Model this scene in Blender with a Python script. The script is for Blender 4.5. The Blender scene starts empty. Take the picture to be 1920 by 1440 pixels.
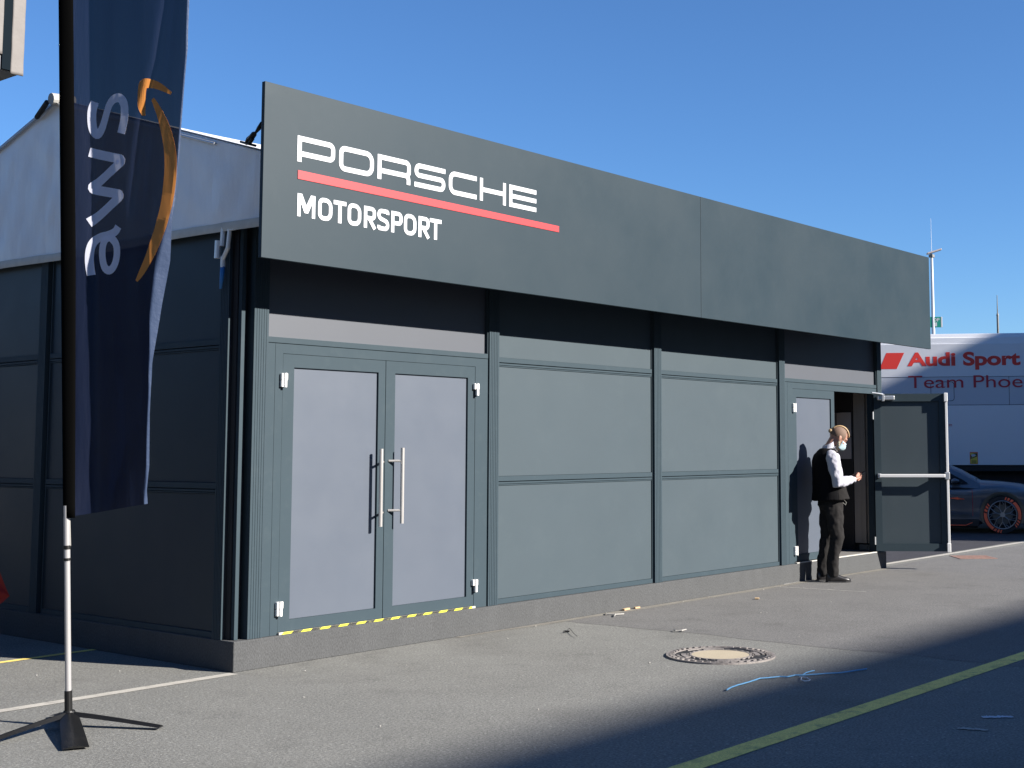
import bpy, bmesh, math, random
from mathutils import Vector, Matrix, noise
random.seed(7)
R=math.radians
C=bpy.context.scene.collection
scene=bpy.context.scene

# ---------------------------------------------------------------- camera
cam_d=bpy.data.cameras.new("camera"); cam=bpy.data.objects.new("camera",cam_d); C.objects.link(cam)
scene.camera=cam
cam_d.sensor_width=36; cam_d.lens=2458.56/1920*36
cam_d.shift_x=(960-1174.53)/1920; cam_d.shift_y=(622.73-720)/1920
cam_d.clip_start=.05; cam_d.clip_end=3000
def cam_basis(a,b,c):
    ca,sa=math.cos(a),math.sin(a);cb,sb=math.cos(b),math.sin(b);cc,sc=math.cos(c),math.sin(c)
    fw=Vector((-sa*cb,ca*cb,sb)); r=Vector((ca,sa,0)); u=r.cross(fw)
    return cc*r+sc*u,-sc*r+cc*u,fw
_r,_u,_f=cam_basis(-0.914766,0.0888278,-0.002197)
m=Matrix((_r,_u,-_f)).transposed().to_4x4(); m.translation=Vector((-5.777,-7.958,1.57))
cam.matrix_world=m

# ---------------------------------------------------------------- light
SUN=Vector((.34,-1,.56)).normalized()
elev=math.asin(SUN.z); azim=math.atan2(SUN.x,SUN.y)
world=bpy.data.worlds.new("World"); scene.world=world; world.use_nodes=True
nt=world.node_tree; nt.nodes.clear()
sky=nt.nodes.new('ShaderNodeTexSky'); sky.sky_type='NISHITA'; sky.sun_disc=False
sky.sun_elevation=elev; sky.sun_rotation=azim
sky.altitude=0; sky.air_density=1.0; sky.dust_density=0; sky.ozone_density=10
bg=nt.nodes.new('ShaderNodeBackground'); bg.inputs['Strength'].default_value=.0590
out=nt.nodes.new('ShaderNodeOutputWorld')
nt.links.new(sky.outputs[0],bg.inputs[0]); nt.links.new(bg.outputs[0],out.inputs[0])
sun_d=bpy.data.lights.new("sun",'SUN'); sun_d.energy=5.0; sun_d.angle=R(.53); sun_d.color=(1,.945,.87)
sun=bpy.data.objects.new("sun",sun_d); C.objects.link(sun)
sun.rotation_euler=(-SUN).to_track_quat('-Z','Y').to_euler(); sun.location=(0,-20,30)
scene.view_settings.view_transform='Standard'; scene.view_settings.look='None'
scene.view_settings.exposure=1.45; scene.view_settings.gamma=1
scene.view_settings.use_curve_mapping=False
scene.cycles.max_bounces=8

# ---------------------------------------------------------------- helpers
def mat(name,col,rough=.6,metal=0.,var=0.,vscale=3.,bump=0.,bscale=80.,spec=.5,coat=0.,stretch=None,dirt=None,dirt_amt=0.,dscale=1.2,grain=0.,gscale=400.,rvar=0.,transl=0.,transp=0.,emit=None,stain=0.,stone=0.):
    m=bpy.data.materials.new(name); m.use_nodes=True
    nt=m.node_tree; b=nt.nodes['Principled BSDF']; L=nt.links.new
    b.inputs['Roughness'].default_value=rough; b.inputs['Metallic'].default_value=metal
    b.inputs['Specular IOR Level'].default_value=spec
    b.inputs['Coat Weight'].default_value=coat; b.inputs['Coat Roughness'].default_value=.08
    c4=(*col,1)
    b.inputs['Base Color'].default_value=c4
    tc=nt.nodes.new('ShaderNodeTexCoord'); src=tc.outputs['Object']
    if stretch:
        mp=nt.nodes.new('ShaderNodeMapping'); mp.inputs['Scale'].default_value=stretch; L(src,mp.inputs[0]); src=mp.outputs[0]
    def nz(scale,detail=6,rough=.6):
        n=nt.nodes.new('ShaderNodeTexNoise'); n.inputs['Scale'].default_value=scale; n.inputs['Detail'].default_value=detail; n.inputs['Roughness'].default_value=rough
        L(src,n.inputs['Vector']); return n
    def ramp(fac,a,bb,va,vb):
        r=nt.nodes.new('ShaderNodeMapRange'); r.inputs[1].default_value=a; r.inputs[2].default_value=bb; r.inputs[3].default_value=va; r.inputs[4].default_value=vb
        L(fac,r.inputs[0]); return r.outputs[0]
    cur=None
    if var or grain:
        mulv=None
        if var: mulv=ramp(nz(vscale).outputs[0],.25,.75,1-var,1+var)
        if grain:
            g=ramp(nz(gscale,2).outputs[0],.3,.7,1-grain,1+grain)
            if mulv is None: mulv=g
            else:
                mm=nt.nodes.new('ShaderNodeMath'); mm.operation='MULTIPLY'; L(mulv,mm.inputs[0]); L(g,mm.inputs[1]); mulv=mm.outputs[0]
        vm=nt.nodes.new('ShaderNodeVectorMath'); vm.operation='SCALE'; vm.inputs[0].default_value=col; L(mulv,vm.inputs['Scale'])
        cur=vm.outputs[0]
    if dirt:
        mx=nt.nodes.new('ShaderNodeMix'); mx.data_type='RGBA'
        f=ramp(nz(dscale,8,.7).outputs[0],.52,.72,0,dirt_amt); L(f,mx.inputs[0])
        if cur is not None: L(cur,mx.inputs[6])
        else: mx.inputs[6].default_value=c4
        mx.inputs[7].default_value=(*dirt,1); cur=mx.outputs[2]
    if stain:
        f1=ramp(nz(2.6,9,.72).outputs[0],.56,.66,1,1-stain); f2=ramp(nz(9,6,.7).outputs[0],.60,.70,1,1-stain*.8); mm=nt.nodes.new('ShaderNodeMath'); mm.operation='MULTIPLY'; L(f1,mm.inputs[0]); L(f2,mm.inputs[1])
        vm=nt.nodes.new('ShaderNodeVectorMath'); vm.operation='SCALE'; L(cur,vm.inputs[0]); L(mm.outputs[0],vm.inputs['Scale']); cur=vm.outputs[0]
    if stone:
        vo=nt.nodes.new('ShaderNodeTexVoronoi'); vo.inputs['Scale'].default_value=85; L(src,vo.inputs['Vector'])
        sp=nt.nodes.new('ShaderNodeSeparateColor'); L(vo.outputs['Color'],sp.inputs[0])
        f=ramp(sp.outputs[0],0,1,1-stone,1+stone); f2=ramp(sp.outputs[1],.94,.96,1,1.35); mm=nt.nodes.new('ShaderNodeMath'); mm.operation='MULTIPLY'; L(f,mm.inputs[0]); L(f2,mm.inputs[1])
        vm=nt.nodes.new('ShaderNodeVectorMath'); vm.operation='SCALE'; L(cur,vm.inputs[0]); L(mm.outputs[0],vm.inputs['Scale']); cur=vm.outputs[0]
    if cur is not None: L(cur,b.inputs['Base Color'])
    if rvar: L(ramp(nz(vscale*1.7).outputs[0],.3,.7,max(0.02,rough-rvar),min(1,rough+rvar)),b.inputs['Roughness'])
    if bump:
        bp=nt.nodes.new('ShaderNodeBump'); bp.inputs['Strength'].default_value=min(1,bump); bp.inputs['Distance'].default_value=.004 if bump<=1 else .004*bump
        L(nz(bscale,4).outputs[0],bp.inputs['Height']); L(bp.outputs[0],b.inputs['Normal'])
    o=nt.nodes['Material Output']; sh=b.outputs[0]
    if transl:
        t=nt.nodes.new('ShaderNodeBsdfTranslucent'); t.inputs[0].default_value=c4
        if cur is not None: L(cur,t.inputs[0])
        mx=nt.nodes.new('ShaderNodeMixShader'); mx.inputs[0].default_value=transl; L(sh,mx.inputs[1]); L(t.outputs[0],mx.inputs[2]); sh=mx.outputs[0]
    if transp:
        t=nt.nodes.new('ShaderNodeBsdfTransparent'); mx=nt.nodes.new('ShaderNodeMixShader'); mx.inputs[0].default_value=transp
        L(sh,mx.inputs[1]); L(t.outputs[0],mx.inputs[2]); sh=mx.outputs[0]
    if sh is not b.outputs[0]: L(sh,o.inputs[0])
    if emit:
        b.inputs['Emission Color'].default_value=(*emit[0],1); b.inputs['Emission Strength'].default_value=emit[1]
    return m

def link(name,me,m,parent=None,smooth=False):
    if m is not None and not me.materials: me.materials.append(m)
    if smooth:
        for p in me.polygons: p.use_smooth=True
    o=bpy.data.objects.new(name,me); C.objects.link(o)
    if parent: o.parent=parent
    return o
def obj(name,bm,m,parent=None,smooth=False,auto=None):
    me=bpy.data.meshes.new(name)
    bmesh.ops.recalc_face_normals(bm,faces=bm.faces)
    bm.to_mesh(me); bm.free()
    if auto is not None:
        for p in me.polygons: p.use_smooth=True
        me.set_sharp_from_angle(angle=R(auto))
    return link(name,me,m,parent,smooth)
def tag(o,label=None,cat=None,group=None,kind=None):
    if label: o['label']=label
    if cat: o['category']=cat
    if group: o['group']=group
    if kind: o['kind']=kind
    return o
def thing(name,label,cat,loc=(0,0,0),rotz=0,group=None):
    o=bpy.data.objects.new(name,None); C.objects.link(o); o.location=loc; o.rotation_euler=(0,0,rotz); o.empty_display_size=.2
    return tag(o,label,cat,group)
def box(bm,x0,x1,y0,y1,z0,z1,bev=0,mtx=None):
    t=bmesh.new()
    bmesh.ops.create_cube(t,size=1)
    for v in t.verts: v.co=Vector(((x0+x1)/2+v.co.x*(x1-x0),(y0+y1)/2+v.co.y*(y1-y0),(z0+z1)/2+v.co.z*(z1-z0)))
    if bev: bmesh.ops.bevel(t,geom=t.edges[:],offset=bev,segments=2,affect='EDGES',profile=.5)
    if mtx is not None: bmesh.ops.transform(t,matrix=mtx,verts=t.verts)
    join(bm,t)
def join(bm,t):
    me=bpy.data.meshes.new('tmp'); t.to_mesh(me); t.free(); bm.from_mesh(me); bpy.data.meshes.remove(me)
def prism(bm,pts,z0,z1,mtx=None,bev=0):
    """polygon pts in xy extruded z0..z1"""
    t=bmesh.new()
    a=[t.verts.new((x,y,z0)) for x,y in pts]; b=[t.verts.new((x,y,z1)) for x,y in pts]
    t.faces.new(a[::-1]); t.faces.new(b)
    n=len(pts)
    for i in range(n): t.faces.new((a[i],a[(i+1)%n],b[(i+1)%n],b[i]))
    if bev: bmesh.ops.bevel(t,geom=t.edges[:],offset=bev,segments=2,affect='EDGES',profile=.5)
    if mtx is not None: bmesh.ops.transform(t,matrix=mtx,verts=t.verts)
    bmesh.ops.recalc_face_normals(t,faces=t.faces)
    join(bm,t)
def tube(bm,pts,r,n=10,caps=True,closed=False):
    """round tube through pts; r a number or a list"""
    P=[Vector(p) for p in pts]; N=len(P); rr=r if isinstance(r,(list,tuple)) else [r]*N
    rings=[]; prev=None
    for i,p in enumerate(P):
        a=P[i-1] if (i or closed) else P[i]; b=P[(i+1)%N] if (i<N-1 or closed) else P[i]
        d=(b-a).normalized()
        if prev is None:
            x=d.orthogonal().normalized()
        else:
            x=(prev-d*prev.dot(d)).normalized()
        prev=x; y=d.cross(x)
        rings.append([bm.verts.new(p+(x*math.cos(k*2*math.pi/n)+y*math.sin(k*2*math.pi/n))*rr[i]) for k in range(n)])
    for i in range(N if closed else N-1):
        A=rings[i];B=rings[(i+1)%N]
        for k in range(n): bm.faces.new((A[k],A[(k+1)%n],B[(k+1)%n],B[k]))
    if caps and not closed: bm.faces.new(rings[0][::-1]); bm.faces.new(rings[-1])
def loft(bm,secs,n=24,power=2.0,caps=True):
    """secs: (center, xaxis, yaxis) with axis lengths = radii"""
    rings=[]
    for c,ax,ay in secs:
        c,ax,ay=Vector(c),Vector(ax),Vector(ay); ring=[]
        for k in range(n):
            a=k*2*math.pi/n; ca,sa=math.cos(a),math.sin(a)
            f=(abs(ca)**power+abs(sa)**power)**(-1/power)
            ring.append(bm.verts.new(c+ax*ca*f+ay*sa*f))
        rings.append(ring)
    for A,B in zip(rings,rings[1:]):
        for k in range(n): bm.faces.new((A[k],A[(k+1)%n],B[(k+1)%n],B[k]))
    if caps: bm.faces.new(rings[0][::-1]); bm.faces.new(rings[-1])
def ell(bm,c,r,rot=None,u=20,v=14):
    t=bmesh.new(); bmesh.ops.create_uvsphere(t,u_segments=u,v_segments=v,radius=1)
    M=Matrix.Translation(Vector(c))@(rot.to_4x4() if rot is not None else Matrix.Identity(4))@Matrix.Diagonal((*r,1))
    bmesh.ops.transform(t,matrix=M,verts=t.verts); join(bm,t)
def remesh(bm,voxel,smooth_it=2,disp=0.,dscale=12.,seed=0):
    me=bpy.data.meshes.new('tmp'); bmesh.ops.recalc_face_normals(bm,faces=bm.faces); bm.to_mesh(me); bm.free()
    o=bpy.data.objects.new('tmp',me); C.objects.link(o)
    md=o.modifiers.new('r','REMESH'); md.mode='VOXEL'; md.voxel_size=voxel
    if smooth_it:
        s=o.modifiers.new('s','SMOOTH'); s.iterations=smooth_it; s.factor=.5
    dg=bpy.context.evaluated_depsgraph_get(); ev=o.evaluated_get(dg)
    res=bpy.data.meshes.new_from_object(ev)
    bpy.data.objects.remove(o); bpy.data.meshes.remove(me)
    if disp:
        ns=[v.normal.copy() for v in res.vertices]
        for v,nn in zip(res.vertices,ns):
            p=v.co*dscale+Vector((seed,seed*2,0)); p.z*=.8
            v.co+=nn*disp*(noise.noise(p)+.5*noise.noise(p*2.3))
    return res
def plane_map(o,ux,uy,un):
    """returns a function (u,v,w)->point"""
    o,ux,uy,un=Vector(o),Vector(ux),Vector(uy),Vector(un)
    return lambda u,v,w=0: o+ux*u+uy*v+un*w
def round_path(pts,rad,closed=False,seg=6):
    out=[]; N=len(pts)
    for i,p in enumerate(pts):
        r=rad[i] if isinstance(rad,(list,tuple)) else rad
        if r<=0 or (not closed and i in(0,N-1)): out.append(p); continue
        a=pts[i-1]; b=pts[(i+1)%N]
        A=Vector((a[0]-p[0],a[1]-p[1])); B=Vector((b[0]-p[0],b[1]-p[1]))
        la,lb=A.length,B.length; A.normalize(); B.normalize()
        ang=A.angle(B); t=min(r/math.tan(ang/2),la*.5,lb*.5); r2=t*math.tan(ang/2)
        cdir=(A+B).normalized(); c=Vector(p)+cdir*(r2/math.sin(ang/2))
        s=Vector(p)+A*t-c; e=Vector(p)+B*t-c
        a0=math.atan2(s.y,s.x); a1=math.atan2(e.y,e.x); d=a1-a0
        while d>math.pi:d-=2*math.pi
        while d<-math.pi:d+=2*math.pi
        for k in range(seg+1):
            aa=a0+d*k/seg; out.append((c.x+r2*math.cos(aa),c.y+r2*math.sin(aa)))
    return out
def ribbon(bm,pts,w,f,closed=False,lift=0.,thick=.003,across=1):
    """flat stroke of width w along pts, mapped through f(u,v,offset)"""
    N=len(pts); rows=[]
    for i,p in enumerate(pts):
        a=pts[i-1] if (i or closed) else None; b=pts[(i+1)%N] if (i<N-1 or closed) else None
        p=Vector(p)
        da=(p-Vector(a)).normalized() if a is not None else None; db=(Vector(b)-p).normalized() if b is not None else None
        if da is None: da=db
        if db is None: db=da
        t=(da+db); t=t.normalized() if t.length>1e-6 else da
        nn=Vector((-t.y,t.x)); k=1/max(.5,nn.dot(Vector((-da.y,da.x))))
        ww=w[i] if isinstance(w,(list,tuple)) else w
        row=[]
        for j in range(across+1):
            q=p+nn*k*ww*(j/across-.5)
            row.append(bm.verts.new(f(q.x,q.y,lift+thick)))
        lo=[bm.verts.new(f(*(p+nn*k*ww*(-.5)),lift)),bm.verts.new(f(*(p+nn*k*ww*.5),lift))]
        rows.append((row,lo))
    M=N if closed else N-1
    for i in range(M):
        (A,la),(B,lb)=rows[i],rows[(i+1)%N]
        for j in range(across): bm.faces.new((A[j],A[j+1],B[j+1],B[j]))
        bm.faces.new((A[0],B[0],lb[0],la[0])); bm.faces.new((A[-1],la[1],lb[1],B[-1]))
    if not closed:
        for (A,l) in (rows[0],rows[-1]): bm.faces.new(A+[l[1],l[0]])
def flatpoly(bm,pts,f,lift=0.,thick=.003):
    a=[bm.verts.new(f(x,y,lift+thick)) for x,y in pts]; b=[bm.verts.new(f(x,y,lift)) for x,y in pts]
    bm.faces.new(a); n=len(pts)
    for i in range(n): bm.faces.new((a[i],b[i],b[(i+1)%n],a[(i+1)%n]))
def text_mesh(txt,size,M,extrude=.002,bold=0.,sx=1.,spacing=1.,shear=0.):
    cu=bpy.data.curves.new('t','FONT'); cu.body=txt; cu.size=size; cu.extrude=extrude; cu.offset=bold; cu.space_character=spacing; cu.shear=shear
    o=bpy.data.objects.new('t',cu); C.objects.link(o)
    dg=bpy.context.evaluated_depsgraph_get(); me=bpy.data.meshes.new_from_object(o.evaluated_get(dg))
    bpy.data.objects.remove(o)
    me.transform(M@Matrix.Diagonal((sx,1,1,1))); me.materials.clear()
    return me
def frame_mtx(o,ux,uy,un):
    ux,uy,un=Vector(ux),Vector(uy),Vector(un)
    M=Matrix((ux,uy,un)).transposed().to_4x4(); M.translation=Vector(o); return M

# ---------------------------------------------------------------- materials
M_asph=mat('asphalt',(0.14,0.139,0.128),.88,var=.10,vscale=.9,grain=.42,gscale=70,bump=1,bscale=120,dirt=(.08,.076,.07),dirt_amt=.5,dscale=.7,stain=.16,stone=.13)
M_patch=mat('asphalt_newer',(0.113,0.11,0.106),.86,var=.09,vscale=1.4,grain=.40,gscale=75,bump=1,bscale=140,dirt=(.075,.072,.068),dirt_amt=.5,dscale=1.1,stain=.2,stone=.13)
M_sand=mat('sandy_dust',(0.15,0.14,0.12),.95,var=.2,vscale=5,grain=.35,gscale=180)
M_mat=mat('dark_floor_mat',(.022,.021,.026),.8,var=.35,vscale=2,stretch=(1,4,1),bump=.6,bscale=40)
M_white=mat('road_paint_white',(0.36,0.34,0.3),.8,var=.1,vscale=8,grain=.2,gscale=200,dirt=(.15,.14,.125),dirt_amt=.7,dscale=7)
M_yellow=mat('road_paint_yellow',(0.76,0.58,0.15),.8,var=.12,vscale=6,grain=.3,gscale=160,dirt=(.12,.115,.07),dirt_amt=.75,dscale=7)
M_anth=mat('anthracite_frame',(0.026,0.042,0.053),.65,spec=.22,var=.03,vscale=2,rvar=.05,dirt=(.05,.068,.077),dirt_amt=.2,dscale=9)
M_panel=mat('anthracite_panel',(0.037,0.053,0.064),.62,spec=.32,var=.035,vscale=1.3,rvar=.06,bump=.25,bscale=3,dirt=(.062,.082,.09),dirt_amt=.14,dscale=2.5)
M_panel_shaded=mat('anthracite_panel_shaded',(0.022,0.033,0.043),.46,spec=.22,var=.05,vscale=1.1,rvar=.05,bump=.3,bscale=1.2)  # same paint as the front panels, darkened for the shaded side wall
M_sign=mat('sign_board_paint',(0.0115,0.024,0.033),.52,spec=.3,var=.03,vscale=.7,rvar=.06,dirt=(.030,.043,.051),dirt_amt=.12,dscale=6,bump=.1,bscale=2)
M_glass=mat('satin_grey_panel',(0.068,0.081,0.105),.42,var=.025,vscale=1.5,rvar=.04)
M_glass2=mat('satin_grey_overpanel',(0.06,0.066,0.08),.5,var=.03,vscale=1.5)
M_black=mat('black_recess',(.012,.013,.016),.75)
M_lwhite=mat('letter_white',(0.5,0.51,0.54),.45)
M_red=mat('letter_red',(0.42,0.03,0.035),.45)
M_steel=mat('brushed_steel',(.50,.48,.46),.32,metal=.55,grain=.1,gscale=60,stretch=(1,1,.05))
M_alu=mat('anodised_aluminium',(0.55,0.56,0.57),.38,metal=.75)
M_hinge=mat('light_aluminium_hinge',(0.8,0.79,0.77),.4,metal=.3)
M_fleece=mat('grey_plinth_carpet',(0.054,0.056,0.058),.95,var=.1,vscale=7,grain=.3,gscale=130,bump=1.5,bscale=90,stretch=(1,1,.45))
M_edge=mat('threshold_white',(0.4,0.39,0.36),.6)
M_hy=mat('hazard_yellow',(0.5,0.49,0.03),.5); M_hb=mat('hazard_black',(.02,.02,.02),.5,dirt=(.3,.3,.1),dirt_amt=.6,dscale=40)
M_pvc=mat('white_pvc_tarpaulin',(0.84,0.82,0.8),.45,var=.08,vscale=2.2,rvar=.12,bump=2.2,bscale=6,dirt=(.6,.58,.56),dirt_amt=.4,dscale=2.2,stretch=(1,1.4,.45),transl=.03)
M_pvch=mat('tarpaulin_hem',(0.5,0.47,0.41),.6,var=.15,vscale=8,bump=1,bscale=14)
M_pvcr=mat('roof_tarpaulin',(0.6,0.6,0.6),.5,var=.05,vscale=2)
M_darkin=mat('interior_dark',(.03,.028,.027),.8)
M_beige=mat('interior_profile',(0.34,0.3,0.26),.6,var=.1,vscale=6,stretch=(4,4,.3))
M_paper=mat('window_paper',(0.5,0.44,0.41),.7,var=.08,vscale=5)
M_carpet=mat('interior_carpet',(.12,.115,.11),.95,grain=.25,gscale=150)
M_cloth=mat('navy_flag_cloth',(0.0035,0.008,0.028),.5,spec=.35,var=.12,vscale=9,stretch=(1,1,.15),bump=.8,bscale=26,transl=.3,transp=.06)
M_hem_lit=mat('flag_hem_sunlit',(0.05,0.075,0.14),.45,bump=.8,bscale=30,transl=.25)  # navy edge strip, colour lightened to stand for sunlight on it
M_flw=mat('flag_print_white',(0.8,0.82,0.95),.6,transl=.45)
M_flo=mat('flag_print_orange',(.95,.37,.08),.6,transl=.5)
M_sleeve=mat('flag_sleeve_black',(.002,.002,.002),1,spec=.02)
M_pole=mat('flag_pole_alu',(0.36,0.35,0.35),.35,metal=.35)
M_blk=mat('black_steel',(.006,.006,.006),.45,spec=.3,grain=.2,gscale=60,dirt=(.02,.018,.016),dirt_amt=.4,dscale=9)
M_redc=mat('red_cloth',(0.25,0.015,0.015),.7,transl=.3)
M_blue=mat('blue_strap',(.02,.16,.42),.6)
M_rope=mat('blue_rope',(0.13,0.33,0.55),.7)
M_iron=mat('cast_iron',(.2,.18,.17),.6,metal=.2,var=.3,vscale=20,bump=1,bscale=60)
M_conc=mat('manhole_concrete',(0.33,0.28,0.2),.9,var=.05,vscale=8,grain=.12,gscale=140)
M_rust=mat('rusty_grate',(0.22,0.13,0.105),.8,var=.3,vscale=20)
M_wood=mat('raw_wood',(0.4,0.28,0.16),.8); M_litter=mat('white_litter',(0.3,0.29,0.27),.7)
M_skin=mat('skin',(0.3,0.15,0.105),.55,var=.08,vscale=14); M_skin.node_tree.nodes['Principled BSDF'].inputs['Subsurface Weight'].default_value=.08
M_shirt=mat('white_shirt',(0.36,0.36,0.41),.8,bump=.5,bscale=60)
M_vest=mat('charcoal_waistcoat',(.014,.013,.013),.95,spec=.12,var=.2,vscale=12)
M_vestb=mat('waistcoat_satin_shaded',(.004,.004,.005),.9,spec=.1)  # satin back, blackened further to paint in the unlit side
M_trou=mat('charcoal_trousers',(.018,.017,.017),.95,spec=.12,var=.2,vscale=9)
M_shoe=mat('black_shoe_leather',(.012,.011,.012),.4)
M_hair=mat('blond_hair',(0.3,0.2,0.1),.6,var=.35,vscale=60,stretch=(1,4,1))
M_stub=mat('shaved_hair',(0.13,0.08,0.055),.8,grain=.25,gscale=500)
M_beard=mat('greying_beard',(0.26,0.22,0.15),.8,var=.3,vscale=90,bump=1,bscale=120)
M_mask=mat('pale_blue_mask',(0.3,0.4,0.43),.8)
M_phone=mat('phone_black',(.01,.01,.012),.2)
M_truck=mat('silver_trailer_paint',(0.62,0.63,0.66),.38,metal=.15,var=.02,vscale=1,rvar=.03,coat=.2)
M_truckd=mat('trailer_lower_panel',(0.46,0.48,0.53),.4,metal=.15,var=.02,vscale=1)
M_line=mat('trailer_panel_gap',(.03,.035,.05),.7)
M_tred=mat('trailer_red',(.62,.035,.025),.5); M_tdred=mat('trailer_letter_red',(.40,.02,.035),.5)
M_chas=mat('trailer_chassis',(.01,.01,.012),.7)
M_carp=mat('car_dark_wrap',(0.06,0.085,0.12),.28,metal=.3,coat=.8,var=.35,vscale=1.6,dirt=(.06,.045,.04),dirt_amt=.5,dscale=2.5)
M_carl=mat('car_lower_black',(.012,.012,.014),.5)
M_carg=mat('car_glass',(.004,.005,.007),.15,spec=.25)
M_orange=mat('car_red_accent',(1.0,0.15,0.06),.5)
M_tyre=mat('tyre_rubber',(.015,.015,.016),.8)
M_rim=mat('dark_rim',(0.3,0.3,0.31),.35,metal=.8)
M_disc=mat('brake_disc',(0.1,0.1,0.1),.4,metal=.6)
M_lamp=mat('galvanised_post',(.48,.50,.53),.5,metal=.3)
M_green=mat('green_sign_plate',(.0,.22,.16),.5)
M_wall=mat('pale_render_wall',(.35,.345,.33),.85,var=.08,vscale=.6)
M_win=mat('window_glass_dark',(.03,.04,.05),.1)
M_fab=mat('screen_border_fabric',(0.15,0.138,0.13),.75,var=.08,vscale=6,bump=1,bscale=12)
M_frame=mat('screen_back_frame',(.16,.16,.15),.6,var=.2,vscale=6)
M_scr=mat('dark_screen_fabric',(.006,.010,.014),.95,spec=.05)

_b=M_cloth.node_tree.nodes['Principled BSDF']; _b.inputs['Sheen Weight'].default_value=.03; _b.inputs['Sheen Roughness'].default_value=.35; _b.inputs['Sheen Tint'].default_value=(.6,.65,.75,1)

FB=(-1.659,-0.766)
def lerp_tab(tab,x):
    if x<=tab[0][0]: return tab[0][1]
    for (a,b),(c,d) in zip(tab,tab[1:]):
        if x<=c: return b+(d-b)*(x-a)/(c-a)
    return tab[-1][1]
def bump(x,c,w): 
    t=abs(x-c)/w
    return 0 if t>=1 else (1-t*t)**2
STREAK=[(3.0,.436),(3.255,.465),(3.56,.521),(3.865,.622),(4.17,.682),(5,.78)]
STREAKA=[(2.9,0),(3.05,22),(3.3,34),(4.8,38)]
EDGE=[(1.27,.523),(1.4,.542),(1.7,.552),(2.0,.574),(2.3,.630),(2.6,.702),(2.93,.743),(3.24,.778),(3.55,.808),(3.87,.849),(4.18,.862),(5.5,.90)]
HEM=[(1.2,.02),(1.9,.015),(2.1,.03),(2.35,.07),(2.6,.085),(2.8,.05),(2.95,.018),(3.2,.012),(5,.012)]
def cloth(s,z,off=0.0):
    x=FB[0]-.61*.045*z; y=FB[1]+.79*.045*z
    n=max(2,int(s/.012)+1); ds=s/n; ang=-71.0
    e=lerp_tab(EDGE,z)
    for i in range(n):
        q=(i+.5)*ds
        ang=-71.0
        ang+=30*max(0,min(1,(.20-q)/.05))
        ang+=lerp_tab(STREAKA,z)*bump(q,lerp_tab(STREAK,z),.045) -9*bump(q,lerp_tab(STREAK,z)+.1,.09)
        h=lerp_tab(HEM,z)
        ang+=46*max(0,min(1,(q-(e-h))/.012+.5))
        ang+=1.6*math.sin(q*23+z*1.3)+1.4*math.sin(q*41-z*2.1+1)+1.2*math.sin(q*67+z*3.7)-4*bump(q,.3,.13)+7*bump(z,1.35,.6)*math.sin(q*16-z*4.5)+5*bump(z,4.3,1.2)*math.sin(q*31-z*1.1)
        a=math.radians(ang); x+=math.cos(a)*ds; y+=math.sin(a)*ds
    if off:
        a=math.radians(ang); x+=math.sin(a)*off; y-=math.cos(a)*off
    return x,y,z
# ================================================================ setting
def sheet(name,pts,z,m,kind='structure',label=None):
    bm=bmesh.new(); bm.faces.new([bm.verts.new((x,y,z)) for x,y in pts])
    bmesh.ops.recalc_face_normals(bm,faces=bm.faces)
    if bm.faces[:][0].normal.z<0: bmesh.ops.reverse_faces(bm,faces=bm.faces)
    me=bpy.data.meshes.new(name); bm.to_mesh(me); bm.free()
    o=link(name,me,m); tag(o,kind=kind,label=label); return o
sheet('ground',[(-600,-600),(900,-600),(900,900),(-600,900)],0,M_asph)
# newer asphalt field beyond the seam, slightly wavy edge
pts=[(3.56+.03*math.sin(y*3.1)+.02*math.sin(y*7),y) for y in [-16+i*.35 for i in range(47)]]
sheet('asphalt_patch',pts+[(16.4,pts[-1][1]),(16.4,-16)],.0015,M_patch)
bm=bmesh.new()     # sandy strip along the plinth
xs=[2.2+i*.22 for i in range(37)]
a=[bm.verts.new((x,-.002,.0028)) for x in xs]; b=[bm.verts.new((x,-.05-.05*noise.noise(Vector((x*1.7,0,0)))-.06*min(1,(x-2.2)/2),.0028)) for x in xs]
for i in range(len(xs)-1): bm.faces.new((b[i],b[i+1],a[i+1],a[i]))
tag(obj('dust_strip',bm,M_sand),kind='structure')
def line_strip(name,p0,p1,w,z,m,seg=60,rag=.004):
    bm=bmesh.new(); d=Vector((p1[0]-p0[0],p1[1]-p0[1])); L=d.length; d.normalize(); n=Vector((-d.y,d.x)); prev=None
    k=int(max(seg,L/.06))
    for i in range(k+1):
        c=Vector(p0)+d*L*i/k
        e1=w/2+rag*noise.noise(Vector((i*.9,1,p0[0]))); e2=w/2+rag*noise.noise(Vector((i*.9,7,p0[1])))
        q=(bm.verts.new((*(c+n*e1),z)),bm.verts.new((*(c-n*e2),z)))
        if prev: bm.faces.new((prev[0],prev[1],q[1],q[0]))
        prev=q
    return tag(obj(name,bm,m),kind='structure')
line_strip('white_line',(-.02,-.035),(-9,.02),.095,.003,M_white)
line_strip('yellow_line',(-9,-4.10),(30,-4.28),.14,.003,M_yellow)
line_strip('yellow_line',(-9,1.52),(.0,1.795),.07,.003,M_yellow)
line_strip('white_line',(10.3,.26),(22.5,.37),.10,.0035,M_white)
sheet('floor_mat',[(10.3,.34),(16.5,.46),(26,.55),(26,9),(10.3,9)],.0022,M_mat)
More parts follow.
